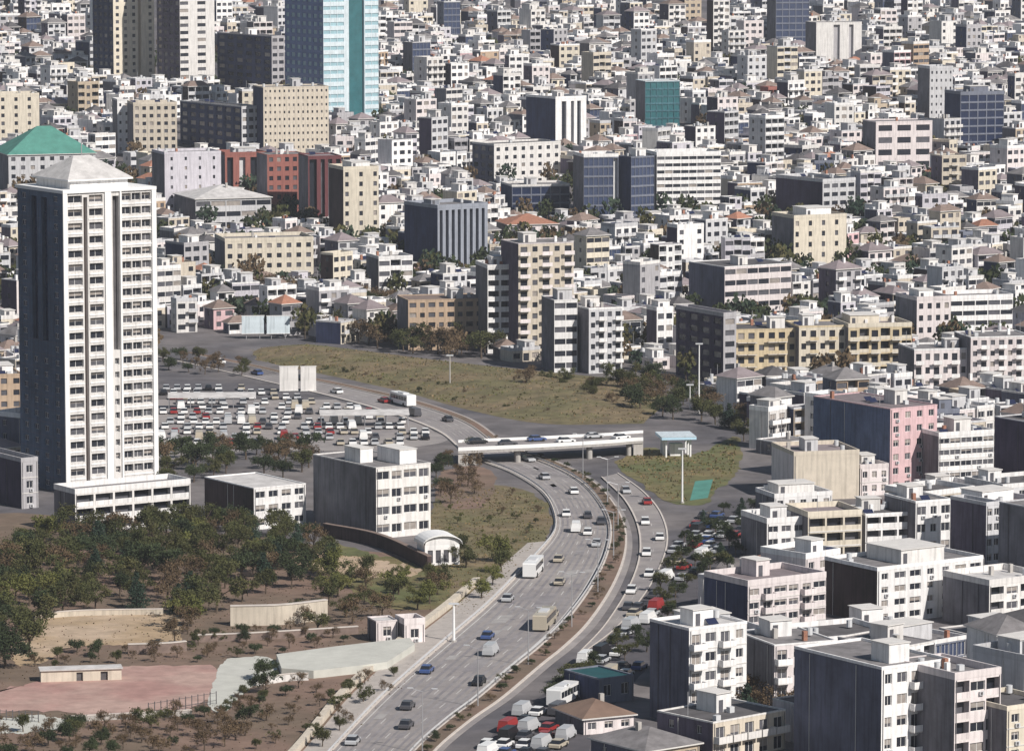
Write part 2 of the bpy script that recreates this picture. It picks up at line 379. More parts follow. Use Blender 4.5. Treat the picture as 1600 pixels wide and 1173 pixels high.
def hero(short, label, spec, phi=34, D=None, wall='white', side='cement', trim=None, pat='w', roof='flat', nf=None, nc=None, fh=3.05, cw=3.3, cat='apartment building', name='apartment_building', sidew=0, **k):
    C, ph, W, D_, H, s = solve(*spec, phi=phi, D=D)
    nf = nf or max(1, round(H / fh)); nc = nc or max(1, round(W / cw))
    HEROES.append(dict(short=short, rect=(spec[0] if D is None else spec[1] - 3, spec[2], spec[3], spec[4]), C=C, cx=(spec[0] + spec[2]) / 2, cy=spec[4], s=s))
    FOOT.append((C, ph, W, D_))
    if sidew: k['side_wins'] = [((i + .5) * D_ / sidew, j * H / nf + .28 * H / nf, .62 * D_ / sidew, .52 * H / nf) for i in range(sidew) for j in range(nf)]
    tw = 'wall_' + wall if wall in WALLS else wall
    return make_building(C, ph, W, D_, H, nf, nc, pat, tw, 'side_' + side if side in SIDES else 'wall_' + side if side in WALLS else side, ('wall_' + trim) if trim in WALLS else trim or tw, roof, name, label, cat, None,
                         near=s > 6.6, seed=len(HEROES), **k)

# ================================================================== THE SETTING
def pip(x, y, poly):
    c = False; j = len(poly) - 1
    for i in range(len(poly)):
        xi, yi = poly[i]; xj, yj = poly[j]
        if (yi > y) != (yj > y) and x < (xj - xi) * (y - yi) / (yj - yi) + xi: c = not c
        j = i
    return c
# ground: one sheet from below the picture to past the skyline
ys = [380 + 40 * i for i in range(60)] + [2780 + 200 * i for i in range(20)]
xs = [-3000, -1500, -700, -400, -200, -100, 0, 100, 200, 400, 700, 1500, 3000]
g = MB(); g.add([(x, y, terrain(x, y)) for y in ys for x in xs], [(j * len(xs) + i, j * len(xs) + i + 1, (j + 1) * len(xs) + i + 1, (j + 1) * len(xs) + i) for j in range(len(ys) - 1) for i in range(len(xs) - 1)], 'ground')
tag(g.build('ground'), kind='structure')

def resample(pts, n):
    # catmull-rom through pts, then n points by arc length
    P = [(2 * pts[0][0] - pts[1][0], 2 * pts[0][1] - pts[1][1])] + list(pts) + [(2 * pts[-1][0] - pts[-2][0], 2 * pts[-1][1] - pts[-2][1])]
    out = []
    for i in range(1, len(P) - 2):
        p0, p1, p2, p3 = P[i - 1], P[i], P[i + 1], P[i + 2]
        for k in range(12):
            t = k / 12; out.append(tuple(.5 * (2 * p1[a] + (p2[a] - p0[a]) * t + (2 * p0[a] - 5 * p1[a] + 4 * p2[a] - p3[a]) * t * t + (3 * p1[a] - p0[a] - 3 * p2[a] + p3[a]) * t ** 3) for a in (0, 1)))
    out.append(tuple(pts[-1]))
    L = [0]
    for a, b in zip(out, out[1:]): L.append(L[-1] + sqrt((a[0] - b[0]) ** 2 + (a[1] - b[1]) ** 2))
    res = []; j = 0
    for i in range(n):
        d = L[-1] * i / (n - 1)
        while j < len(L) - 2 and L[j + 1] < d: j += 1
        t = (d - L[j]) / ((L[j + 1] - L[j]) or 1); res.append((out[j][0] + (out[j + 1][0] - out[j][0]) * t, out[j][1] + (out[j + 1][1] - out[j][1]) * t))
    return res
def gpts(px, z=0.0): return [G(x, y, z)[:2] for x, y in px]
def lerp(a, b, t): return (a[0] + (b[0] - a[0]) * t, a[1] + (b[1] - a[1]) * t)
def sheet(name, px, z, m, kind='structure', smooth=True):
    w = gpts(px)
    if smooth:
        w = resample(w + [w[0]], 140)[:-1]; jr = random.Random(len(name) * 7 + int(px[0][0])); n_ = len(w); sx_ = max(p[0] for p in w) - min(p[0] for p in w); am = min(1.0, sx_ / 25)
        j1 = [jr.gauss(0, .9) for _ in w]; j2 = [jr.gauss(0, 3.2) for _ in w]; sm = lambda j, i: sum(j[(i + q) % n_] for q in range(-2, 3)) / 5
        w = [(x + am * sm(j1, i), y + am * sm(j2, i)) for i, (x, y) in enumerate(w)]
    b = MB(); b.add([(x, y, z) for x, y in w], [tuple(range(len(w)))], m)
    me = b.mesh(name); bm = bmesh.new(); bm.from_mesh(me); bmesh.ops.triangulate(bm, faces=bm.faces, ngon_method='EAR_CLIP')
    for f in bm.faces:
        if f.normal.z < 0: f.normal_flip()
    bm.to_mesh(me); bm.free(); o = link(name, me); tag(o, kind=kind)
    return o
def strip(b, A, B, t0, t1, z0, z1, m, i0=0, i1=None, sidem=None):
    """raised strip (z0..z1) between fractions t0,t1 of two rails"""
    i1 = i1 or len(A); n = i1 - i0
    L = [lerp(A[i], B[i], t0) for i in range(i0, i1)]; R = [lerp(A[i], B[i], t1) for i in range(i0, i1)]
    v = [(x, y, z1) for x, y in L] + [(x, y, z1) for x, y in R] + [(x, y, z0) for x, y in L] + [(x, y, z0) for x, y in R]
    f = []
    for i in range(n - 1):
        f += [(i, n + i, n + i + 1, i + 1)]
        if z1 - z0 > .02: f += [(2 * n + i, i, i + 1, 2 * n + i + 1), (n + i, 3 * n + i, 3 * n + i + 1, n + i + 1)]
    if z1 - z0 > .02: f += [(0, 2 * n, 3 * n, n), (n - 1, 2 * n - 1, 4 * n - 1, 3 * n - 1)]
    b.add(v, f, m)

# open land (no buildings): picture outlines used only to keep fill buildings off these grounds
OPEN = [[(-40, 1200), (-40, 790), (90, 800), (320, 790), (480, 740), (700, 700), (690, 660), (420, 690), (240, 700), (240, 520), (420, 525), (720, 560), (1060, 590), (1105, 640), (1150, 690), (1185, 780), (1150, 860), (1085, 915), (1060, 960), (1010, 1005), (1000, 1050), (940, 1110), (880, 1200)],
        [(240, 560), (700, 610), (720, 720), (240, 760)]]

sheet('hillside_soil', [(-60, 1230), (520, 1230), (600, 1110), (690, 1015), (740, 960), (700, 880), (480, 850), (250, 830), (-60, 820)], .03, 'soil')
sheet('grass_island', [(672, 800), (700, 765), (800, 760), (846, 780), (864, 808), (855, 842), (815, 872), (790, 915), (745, 962), (705, 965), (690, 900), (665, 850)], .05, 'grass')
sheet('grass_slope', [(520, 850), (600, 868), (690, 895), (690, 945), (600, 950), (545, 915)], .055, 'grass_green')
sheet('bare_earth', [(30, 990), (60, 965), (190, 955), (270, 955), (285, 1000), (230, 1012), (120, 1010), (60, 1035), (20, 1030)], .05, 'earth')
sheet('bare_earth', [(380, 865), (500, 862), (620, 880), (660, 893), (600, 905), (540, 895), (470, 885)], .06, 'earth')
sheet('sports_court', [(-30, 1090), (60, 1062), (190, 1042), (336, 1044), (320, 1096), (210, 1116), (100, 1110), (-30, 1116)], .07, 'court_red')
sheet('paved_court', [(322, 1100), (346, 1040), (372, 1026), (425, 1030), (428, 1052), (385, 1080), (350, 1112)], .09, 'court_pale')
sheet('footpath', [(-30, 1125), (60, 1118), (110, 1128), (70, 1142), (-30, 1146)], .07, 'court_pale')
sheet('construction_soil', [(330, 1180), (350, 1110), (430, 1068), (560, 1060), (600, 1075), (540, 1150), (500, 1200), (340, 1200)], .06, 'soil')
sheet('car_park', [(240, 590), (420, 608), (560, 634), (680, 672), (690, 692), (560, 705), (400, 702), (240, 715)], .03, 'asphalt')
sheet('grass_verge', [(962, 722), (1010, 700), (1080, 712), (1150, 682), (1152, 735), (1095, 788), (1045, 782), (1000, 756)], .05, 'grass_green')
sheet('teal_court', [(1078, 782), (1086, 752), (1114, 749), (1106, 778)], .07, 'court_teal', smooth=False)
sheet('bare_earth', [(690, 735), (740, 728), (775, 745), (755, 790), (700, 792), (680, 765)], .06, 'soil')

# highway
LE = [(470, 1230), (505, 1190), (600, 1090), (690, 1010), (760, 950), (805, 905), (840, 868), (868, 832), (868, 800), (848, 768), (800, 738), (735, 712), (690, 676), (620, 648), (520, 620), (420, 597), (330, 576), (200, 548)]
RE = [(655, 1230), (690, 1175), (745, 1128), (800, 1090), (862, 1038), (897, 1010), (934, 973), (970, 916), (987, 865), (984, 822), (962, 782), (925, 747), (870, 720), (800, 696), (738, 655), (650, 625), (560, 604), (470, 586), (380, 566), (220, 534)]
NH = 150
A = resample(gpts(LE), NH); B = resample(gpts(RE), NH)
b = MB(); strip(b, A, B, 0, 1, 0, .10, 'asphalt'); road = tag(b.build('highway'), kind='structure')
def marking(name, t, dash=None, i0=0, i1=None, w=.16, m='marking', z=.106):
    b = MB(); hw = w / 2 / 22.0; i1 = i1 or NH
    if dash is None: strip(b, A, B, t - hw, t + hw, z, z + .001, m, i0, i1)
    else:
        for i in range(i0, i1 - 2, dash): strip(b, A, B, t - hw, t + hw, z, z + .001, m, i, i + max(2, dash // 2 + 1))
    o = b.build(name, road); o['kind'] = 'stuff'
for t in (.19, .36, .53): marking('lane_dashes', t, 3)
for t in (.04, .69): marking('edge_line', t, w=.2)
b = MB(); tk = random.Random(4)
for t in (.115, .275, .445, .605):
    for d_ in (-.035, .035): strip(b, A, B, t + d_ - .014, t + d_ + .014, .1035, .104, 'asphalt_track')
for _ in range(26):
    i = tk.randrange(2, 92); t = tk.uniform(.05, .6); strip(b, A, B, t, t + tk.uniform(.05, .12), .1045, .105, tk.choice(['asphalt_track', 'asphalt_worn']), i, i + tk.choice([2, 2, 3, 4]))
b.build('tyre_tracks', road)['kind'] = 'stuff'
b = MB(); strip(b, A, B, .74, .94, .10, .28, 'kerb'); med = tag(b.build('median'), kind='structure')
b = MB(); strip(b, A, B, .762, .918, .282, .34, 'soil', 2, NH - 2); tag(b.build('planting_strip', med), kind='stuff')
b = MB(); strip(b, A, B, -.05, -.004, 0, .3, 'kerb'); tag(b.build('kerb'), kind='structure')
b = MB(); strip(b, A, B, -.27, -.052, 0, .2, 'pavement', 0, 60); tag(b.build('pavement'), kind='structure')
b = MB(); strip(b, A, B, -.36, -.30, 0, 1.1, 'wall_beige', 0, 48); ww = tag(b.build('roadside_wall'), 'low beige wall running along the left pavement of the highway', 'wall')
# side road on the right
RA = resample(gpts([(905, 1020), (946, 976), (984, 915), (1000, 865), (996, 820), (975, 780), (940, 746)]), 60); RB = resample(gpts([(912, 1020), (966, 978), (1016, 915), (1042, 852), (1034, 806), (1006, 770), (965, 740)]), 60)
b = MB(); strip(b, RA, RB, 0, 1, 0, .12, 'asphalt'); rr = tag(b.build('side_road'), kind='structure')
for t in (-.03, .97):
    b = MB(); strip(b, RA, RB, t, t + .06, .121, .28, 'kerb'); b.build('kerb_line', rr)
b = MB()
for i in range(0, 58, 3): strip(b, RA, RB, .495, .51, .122, .123, 'marking', i, i + 2)
b.build('lane_dashes', rr)['kind'] = 'stuff'
sheet('parking_strip', [(725, 1210), (790, 1125), (870, 1060), (960, 990), (1024, 915), (1050, 850), (1110, 790), (1180, 790), (1150, 850), (1100, 920), (1040, 1000), (1000, 1060), (930, 1120), (900, 1210)], .04, 'asphalt_dark')
for t, lb in ((-.012, 'grey steel guard rail along the left kerb of the highway'), (.734, 'grey steel guard rail along the left side of the median')):
    gq = thing('guard_rail', lb, 'guard rail', (*lerp(A[0], B[0], t), .1))
    for z in (.5,):
        b = MB(); strip(b, A, B, t, t + .004, z + .1, z + .42, 'tank', 0, 96); b.v = [(x - gq.location[0], y - gq.location[1], q - .1) for x, y, q in b.v]; b.build('rail', gq)
    b = MB()
    for i in range(0, 96): p = lerp(A[i], B[i], t + .002); b.box(p[0] - .05 - gq.location[0], p[0] + .05 - gq.location[0], p[1] - .05 - gq.location[1], p[1] + .05 - gq.location[1], 0, .5, 'steel')
    b.build('rail_posts', gq)['kind'] = 'stuff'
# upper street behind the embankment
UA = resample(gpts([(240, 500), (390, 515), (560, 530), (720, 555), (900, 572), (1060, 585), (1250, 600), (1420, 600), (1640, 606)]), 70); UB = resample(gpts([(240, 490), (390, 505), (560, 522), (720, 546), (900, 562), (1060, 572), (1250, 590), (1420, 591), (1640, 596)]), 70)
b = MB(); strip(b, UA, UB, 0, 1, 0, .10, 'asphalt'); ur = tag(b.build('upper_street'), kind='structure')
for t in (-.06, 1.03):
    b = MB(); strip(b, UA, UB, t, t + .03, 0, .22, 'kerb'); tag(b.build('kerb'), kind='structure')
# grass embankment between the highway and the upper street (real rise)
EL = resample(gpts([(395, 564), (480, 581), (565, 598), (645, 616), (730, 640), (850, 662), (1005, 662)]), 60); EU = resample(gpts([(390, 545), (470, 546), (560, 556), (700, 574), (850, 590), (980, 604), (1050, 622)]), 60)
b = MB(); K = 9; rr_ = random.Random(3); v = []
for i in range(60):
    for k in range(K):
        p = lerp(EL[i], EU[i], k / (K - 1)); v.append((p[0], p[1], .04 + 1.7 * sin(pi * min(1, k / (K - 1) * .62)) * min(1, i / 6, (59 - i) / 8) + (rr_.random() * .35 if 0 < k < K - 1 else 0)))
b.add(v, [(i * K + k, (i + 1) * K + k, (i + 1) * K + k + 1, i * K + k + 1) for i in range(59) for k in range(K - 1)], 'grass'); o = tag(b.build('grass_embankment'), kind='structure')
if o.data.polygons[100].normal.z < 0: o.data.flip_normals()
# overpass
ZD = 3.7
FA = resample([G(x, y, ZD)[:2] for x, y in ((716, 703), (760, 701), (850, 697), (950, 691), (985, 688), (1005, 687))], 40)
FB = resample([G(x, y, ZD)[:2] for x, y in ((716, 691), (760, 689), (850, 685), (950, 680), (985, 677), (1005, 676))], 40)
ov = thing('overpass', 'low pale concrete road bridge crossing over the curving highway', 'bridge', (*lerp(FA[20], FB[20], .5), 0))
def local(b, o):
    b.v = [(x - o.location[0], y - o.location[1], z - o.location[2]) for x, y, z in b.v]; return b
b = MB(); strip(b, FA, FB, 0, 1, ZD - .8, ZD, 'concrete'); local(b, ov).build('deck', ov)
b = MB(); strip(b, FA, FB, .05, .95, ZD + .004, ZD + .01, 'asphalt'); local(b, ov).build('roadway', ov)
for t in (-.01, .97):
    b = MB(); strip(b, FA, FB, t, t + .03, ZD - .25, ZD + .6, 'whitepaint'); local(b, ov).build('parapet', ov)
for i in (3, 12, 27, 36):
    for t in (.15, .85):
        b = MB(); p = lerp(FA[i], FB[i], t); b.cyl(p[0], p[1], -.5, ZD - .81, .7, 'concrete', 12); local(b, ov).build('pier', ov)
for i0, i1 in ((0, 3), (37, 40)):
    b = MB(); strip(b, FA, FB, .02, .98, -.5, ZD - .82, 'concrete', i0, i1); local(b, ov).build('abutment', ov)

# walls and terraces on the left slope
def wall_thing(name, label, cat, px, h, th, m, z0=0.0):
    w = resample(gpts(px), max(2, 6 * len(px))) if len(px) > 2 else gpts(px)
    o = thing(name, label, cat, (w[0][0], w[0][1], 0)); n = len(w); Bk = []
    for i in range(n):
        a, c = w[max(0, i - 1)], w[min(n - 1, i + 1)]; dx, dy = c[0] - a[0], c[1] - a[1]; l = sqrt(dx * dx + dy * dy) or 1
        Bk.append((w[i][0] - dy / l * th, w[i][1] + dx / l * th))
    b = MB(); strip(b, w, Bk, 0, 1, -.3, h, m); local(b, o).build('wall', o)
    b = MB(); strip(b, w, Bk, -.15, 1.15, h + .003, h + .15, 'kerb' if 'bitumen' not in m else 'roof_brown'); local(b, o).build('coping', o)
    return o
wall_thing('retaining_wall', 'dark sloping retaining wall running below the grey and white block', 'wall', [(505, 838), (590, 855), (668, 890)], 2.6, .8, 'side_bitumen')
wall_thing('retaining_wall', 'long pale stone retaining wall between trees and bare earth', 'wall', [(360, 978), (440, 976), (512, 968)], 3.6, .8, 'wall_beige')
wall_thing('retaining_wall', 'pale curved wall along the lower edge of the stone terrace', 'wall', [(400, 1072), (450, 1064), (482, 1063)], 1.2, .4, 'wall_offwhite')
wall_thing('retaining_wall', 'long low grey wall above the bottom left shrubs', 'wall', [(110, 1128), (220, 1122), (300, 1118)], .9, .4, 'concrete')
wall_thing('retaining_wall', 'low pale wall along the upper edge of the bare earth', 'wall', [(55, 968), (130, 962), (255, 960)], 1.0, .4, 'wall_beige')
wall_thing('retaining_wall', 'low brown wall crossing the slope under the long pale wall', 'wall', [(300, 1004), (400, 1000), (560, 990)], 1.3, .5, 'roof_brown')
wall_thing('retaining_wall', 'dark stone wall under the bare earth left of centre', 'wall', [(200, 1022), (260, 1020), (292, 1017)], 1.7, .6, 'roof_brown')
w = gpts([(432, 1034), (520, 1022), (640, 1008), (648, 1018), (605, 1046), (560, 1052), (490, 1060), (440, 1056)])
tr = thing('stone_terrace', 'pale green-grey raised terrace with pointed end beside the highway', 'terrace', (w[0][0], w[0][1], 0)); n = len(w)
b = MB(); b.add([(x, y, 0) for x, y in w] + [(x, y, 1.4) for x, y in w], [tuple(range(n, 2 * n))] + [(i, (i + 1) % n, n + (i + 1) % n, n + i) for i in range(n)], 'court_pale')
o = local(b, tr).build('platform', tr); bm = bmesh.new(); bm.from_mesh(o.data); bmesh.ops.recalc_face_normals(bm, faces=bm.faces); bm.to_mesh(o.data)

# ================================================================== LANDMARK BUILDINGS
# main residential tower
C, ph, W, D, H, s = solve(33, 105, 245, 303, 772)
nf = 22; fh = H / nf
slots = [(.215, .257, .02, .985, 'roof_brown'), (.535, .605, .47, .985, 'roof_dark')]
cols = [(.122, .155), (.352, .15), (.69, .10), (.80, .10), (.91, .10)]
tw = thing('residential_tower', 'tall white residential tower with pale pyramid roof, highest block on the left', 'tower', C, ph)
b, pn, sb = MB(), MB(), MB()
ops = stripe_slots(W, H, slots); wins = []
for j in range(nf):
    z = j * fh + fh * .28
    for cx_, cw_ in cols: wins.append((cx_ * W, z, cw_ * W, fh * .54))
    if j < nf * .45: wins.append((.57 * W, z, .05 * W, fh * .46))
ops += [(x - w / 2, x + w / 2, z, z + h, .6, None) for x, z, w, h in wins]
facade(b, pn, (0, 0, 0), (1, 0), (0, -1), W, H, ops, 'wall_offwhite')
facade(b, pn, (W, 0, 0), (0, 1), (1, 0), D, H, [], 'wall_white'); facade(b, pn, (W, D, 0), (-1, 0), (0, 1), W, H, [], 'wall_white')
b.build('wall', tw); pn.build('recess', tw)
for x, z, w, h in wins: link('window', window_mesh(w, h, rnd.choice(['glass_dark', 'glass_dark', 'glass_dark', 'glass_mid'])), tw, (x, .56, z))
b = MB()
for j in range(nf + 1):                                   # pale sill bands
    z = j * fh; b.box(.03 * W, .205 * W, -.12, -.003, z, z + .28, 'wall_white'); b.box(.27 * W, .43 * W, -.12, -.003, z, z + .28, 'wall_white'); b.box(.63 * W, .965 * W, -.12, -.003, z, z + .28, 'wall_white')
b.build('sill_bands', tw)['kind'] = 'stuff'
for x0, x1 in ((-.05, .03), (.445, .515), (.61, .628), (.967, 1.05)):
    b = MB(); b.box(x0 * W if x0 > 0 else -.35, x1 * W if x1 < 1 else W + .35, -.35, -.004, -2, H, 'whitepaint'); b.build('pilaster', tw)
so = [(.30 * D, .42 * D, .50 * H, .98 * H, .8, 'glass_navy'), (.52 * D, .64 * D, .50 * H, .98 * H, .8, 'glass_navy')]; sw = []
for j in range(nf):
    for a in (.14, .36, .58, .82):
        if j * fh < .48 * H - fh or a in (.14, .82): sw.append((a * D, j * fh + fh * .3, .09 * D, fh * .42))
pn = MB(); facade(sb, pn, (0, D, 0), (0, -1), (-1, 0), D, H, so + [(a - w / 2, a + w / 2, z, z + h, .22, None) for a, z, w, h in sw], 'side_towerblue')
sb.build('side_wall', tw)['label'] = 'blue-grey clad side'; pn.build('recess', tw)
for a, z, w, h in sw: link('window', window_mesh(w, h, 'glass_navy'), tw, (.19, D - a, z), -pi / 2)
b = MB()
for j in range(1, nf):
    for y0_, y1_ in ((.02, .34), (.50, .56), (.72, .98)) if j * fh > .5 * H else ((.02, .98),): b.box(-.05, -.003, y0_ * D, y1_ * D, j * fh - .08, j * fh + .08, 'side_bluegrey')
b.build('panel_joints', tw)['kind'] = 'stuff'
b = MB(); b.box(-.4, W + .4, -.4, D + .4, H + .003, H + .7, 'whitepaint'); b.box(.12 * W, .76 * W, .10 * D, .82 * D, H + .703, H + 2.4, 'wall_white'); b.build('crown_storey', tw)
b = MB(); x0, x1, y0, y1, z = .08 * W, .80 * W, .06 * D, .86 * D, H + 2.403
b.box(x0, x1, y0, y1, z, z + .35, 'whitepaint'); cxm, cym = (x0 + x1) / 2, (y0 + y1) / 2; z += .353
b.add([(x0, y0, z), (x1, y0, z), (x1, y1, z), (x0, y1, z), (cxm - 2, cym, z + 4.6), (cxm + 2, cym, z + 4.6)], [(0, 1, 5, 4), (1, 2, 5), (2, 3, 4, 5), (3, 0, 4)], 'roof_pale'); b.build('roof', tw)
b = MB(); b.cyl(cxm, cym, z + 4.4, z + 8.5, .12, 'steel', 6); b.build('mast', tw)
HEROES.append(dict(short='the tall white tower', rect=(33, 245, 250, 772), C=C, cx=140, cy=772, s=s)); FOOT.append((C, ph, W, D))

C2 = G(118, 836); FOOT.append((C2, radians(34), 26, 40))
hero('the tower podium', 'white low podium building with framed bays at foot of tall tower', (100, 118, 298, 772, 836), D=9, pat='l', wall='offwhite', trim='white', nc=6, nf=3, cat='building', name='podium_building', clutter=0)
hero('the small white block', 'small white two-storey block with black end wall right of the tower', (320, 397, 478, 764, 828), side='bitumen', pat='w', nf=3, nc=4, rmat='roof_pale', cat='building', name='school_building', clutter=0)
hero('the grey and white slab block', 'white block with big smooth grey end wall above the trees', (490, 588, 673, 732, 842), side='metalgrey', wall='offwhite', pat='Ww', nf=4, nc=4, rmat='roof_grey', cat='building', name='office_building', clutter=0, boxes=((.12, .35, .35, .6), (.55, .86, .1, .45)))
# right foreground
hero('the four-bay balcony block', 'white balconied apartment block with dark end wall beside the frontage street', (1015, 1076, 1166, 985, 1136), side='bluegrey', pat='pwpn', nc=4, nf=5, trim='white', rmat='roof_pale')
hero('the large blue-walled block', 'large white apartment block with huge blank blue-grey end wall in bottom right', (1240, 1376, 1482, 1046, 1215), side='bluegrey', pat='nwpw', nc=5, rmat='roof_grey', clutter=0, boxes=((.3, .6, .15, .35),))
hero('the banded corner block', 'white block with banded balconies cut by the bottom edge', (1478, 1490, 1562, 1062, 1222), D=14, side='cement', wall='rose', pat='lW', nc=3)
hero('the cream corner house', 'cream house at the bottom right corner of the view', (1562, 1572, 1650, 1110, 1222), D=12, side='cement', wall='cream', pat='n')
hero('the navy-walled block', 'white block with pink lower floors and navy blank end wall', (1100, 1168, 1290, 916, 1002), side='navy', wall='rose', pat='wpW', nc=6, nf=4, rmat='roof_mauve')
hero('the brown-walled block', 'long white block with nearly black brown end wall', (1288, 1370, 1535, 892, 976), side='bitumen', wall='white', pat='nwwn', nc=7, nf=4, rmat='roof_grey')
hero('the white stub block', 'short white block with dark doorway right of the brown-walled block', (1536, 1545, 1640, 915, 985), D=13, pat='lw', wall='offwhite')
hero('the plum-walled block', 'narrow block with blank plum-grey end wall behind the long white block', (1484, 1540, 1562, 790, 884), side='plum', wall='palegrey', pat='w', nc=2)
hero('the grey slab at the edge', 'tall block with broad plain grey end wall at the right edge', (1560, 1640, 1720, 800, 915), side='cement', wall='palegrey', pat='w')
hero('the white four-bay house', 'small white house with gridded windows left of the cream one', (1188, 1198, 1258, 818, 878), phi=22, D=12, pat='w', nc=3, nf=3)
hero('the cream balcony house', 'cream house with dark balcony bands between two white ones', (1258, 1262, 1346, 808, 878), phi=18, D=12, wall='cream', pat='l', nc=3, nf=3)
hero('the white banded house', 'white house with long balcony bands right of the cream balcony house', (1346, 1352, 1428, 806, 868), phi=18, D=12, wall='white', pat='l', nc=3, nf=3)
hero('the white corner house', 'white narrow house against the plum end wall', (1424, 1430, 1486, 786, 868), phi=26, D=12, wall='white', pat='wn', nc=3)
hero('the pink block', 'pink apartment block with wide slate blue end wall', (1270, 1390, 1463, 640, 770), side='slateblue', wall='pink', pat='n', nc=4, nf=6, rmat='roof_mauve')
hero('the white banded block', 'bright white block with fine window bands right of the pink one', (1460, 1466, 1552, 682, 772), phi=24, D=14, wall='white', pat='W', nc=5, nf=5)
hero('the black-walled block', 'block with near-black end wall at right edge behind white banded one', (1553, 1628, 1700, 664, 760), side='purple', wall='palegrey', pat='w')
hero('the blank beige hall', 'low blank beige hall in front of the blue end wall', (1232, 1240, 1342, 712, 782), phi=14, D=16, wall='beige', side='rose', pat='.', roof='flat', rmat='roof_mauve', cat='hall', name='hall_building')
hero('the small rose house', 'small rose-white house between the beige hall and pink block', (1338, 1344, 1388, 732, 775), phi=20, D=9, wall='rose', pat='n', nc=3)
hero('the little white terrace', 'little white terrace house in front of the beige hall', (1205, 1210, 1300, 778, 815), phi=20, D=10, wall='white', pat='n', nc=5, rmat='roof_pale')
# yellow row and pink row
hero('the left ochre block', 'ochre apartment block with bright balconies, left end of yellow row', (1140, 1150, 1245, 516, 592), phi=12, D=14, wall='ochre', pat='ppn', nc=6)
hero('the middle ochre block', 'ochre apartment block in the middle of the yellow row', (1245, 1248, 1322, 512, 592), phi=12, D=14, wall='cream', trim='ochre', pat='np', nc=5)
hero('the right ochre block', 'ochre apartment block at the right end of the yellow row', (1322, 1325, 1424, 512, 592), phi=12, D=14, wall='ochre', trim='cream', pat='pl', nc=6)
hero('the rose row left block', 'rose-white block with vertical white strips right of yellow row', (1424, 1428, 1512, 548, 612), phi=12, D=14, wall='rose', pat='pn', nc=6, trim='white')
hero('the rose row right block', 'rose-white block with balconies at right edge beside yellow row', (1512, 1516, 1612, 528, 612), phi=12, D=14, wall='rose', trim='white', pat='np', nc=7)
hero('the white double-band block', 'white block with two bold bands above the rose row', (1478, 1484, 1582, 468, 530), phi=16, D=14, wall='white', pat='W', nc=5)
hero('the grey-pink block', 'grey-pink block under the white double-band one', (1420, 1432, 1485, 470, 545), phi=20, D=14, wall='rose', pat='n', nc=4)
hero('the big cream-pink block', 'broad pale cream and pink block with fine floor lines', (1076, 1132, 1236, 418, 505), side='bluegrey', phi=30, wall='rose', pat='W', nc=6, trim='white')
hero('the cream-topped block', 'cream block with pink panel behind the broad pale one', (1228, 1240, 1322, 342, 425), phi=24, D=15, wall='cream', pat='n.', nc=8)
# middle
hero('the black and white balcony block', 'white block with bold black balcony recesses in the middle', (756, 762, 802, 420, 552), phi=14, D=14, wall='white', pat='l', nc=2, trim='white')
hero('the tan balcony tower', 'tan tower with stacked pale balconies beside the black and white block', (803, 810, 896, 382, 556), phi=20, D=14, wall='beige', side='plum', pat='pn', nc=5, trim='rose')
hero('the pale banded block', 'narrow pale block with bands in front of the tan tower', (860, 866, 902, 470, 582), phi=16, D=12, wall='white', pat='W', nc=2)
hero('the striped white block', 'white block with vertical strips left of a dark gap', (905, 920, 972, 484, 584), phi=22, D=12, wall='palegrey', pat='np', nc=4, trim='white')
hero('the white L block', 'small white block with bright corner strip below broad pale one', (1010, 1026, 1052, 486, 560), phi=26, wall='white', side='plum', pat='w', nc=2)
hero('the dark gap block', 'dark plum block left of the yellow row', (1056, 1130, 1150, 495, 600), sidew=4, side='purple', wall='grey', phi=30, pat='w')
hero('the orange-brown block', 'orange-brown apartment block with dark windows above the embankment', (628, 638, 756, 470, 548), phi=14, D=14, wall='orange', pat='wn', nc=8, rmat='roof_brown')
hero('the slate blue block', 'slate blue slab with vertical ribs in middle distance', (632, 684, 762, 326, 430), wall='slateg', side='navy', pat='.', front_slots=[(.04 + .12 * i, .10 + .12 * i, .04, .97, 'glass_mid') for i in range(8)])
hero('the white stepped house', 'white house with dark recess left of slate blue slab', (585, 592, 645, 405, 470), phi=20, D=12, wall='white', pat='Wl', nc=3)
hero('the cream low house', 'low cream building with long flat roof left of centre', (345, 352, 490, 378, 440), phi=14, D=18, wall='cream', pat='n', nc=9)
hero('the pale long hall', 'broad white-roofed hall right of the tall tower top', (296, 306, 424, 312, 362), phi=20, D=26, wall='palegrey', pat='W', nc=5, roof='hip', rmat='roof_pale', cat='hall', name='hall_building')
hero('the mauve blank block', 'pale mauve nearly blank block beside the tall tower top', (252, 258, 346, 242, 345), phi=20, D=16, wall='lilac', pat='s', nc=4)
hero('the red-brown block', 'red-brown brick block behind the white-roofed hall', (408, 418, 480, 243, 345), phi=18, D=14, wall='brick', pat='n', nc=5)
hero('the barred maroon block', 'dark maroon block with black vertical bars', (478, 482, 534, 246, 362), phi=16, D=14, wall='maroon', pat='.', front_slots=[(.04, .26, .05, .97, 'glass_dark'), (.38, .5, .05, .97, 'glass_mid'), (.6, .72, .05, .97, 'glass_mid'), (.84, .97, .0, .97, 'glass_dark')])
hero('the striped maroon block', 'maroon and grey striped block left of red-brown one', (344, 352, 416, 243, 312), phi=16, D=14, wall='brick', pat='.', front_slots=[(.05, .2, .05, .95, 'glass_dark'), (.35, .5, .05, .95, 'wall_palegrey'), (.62, .8, .05, .95, 'glass_dark')])
hero('the straw yellow block', 'straw yellow narrow block right of maroon one', (526, 537, 592, 266, 388), phi=22, D=14, wall='cream', side='bitumen', pat='n.', nc=5)
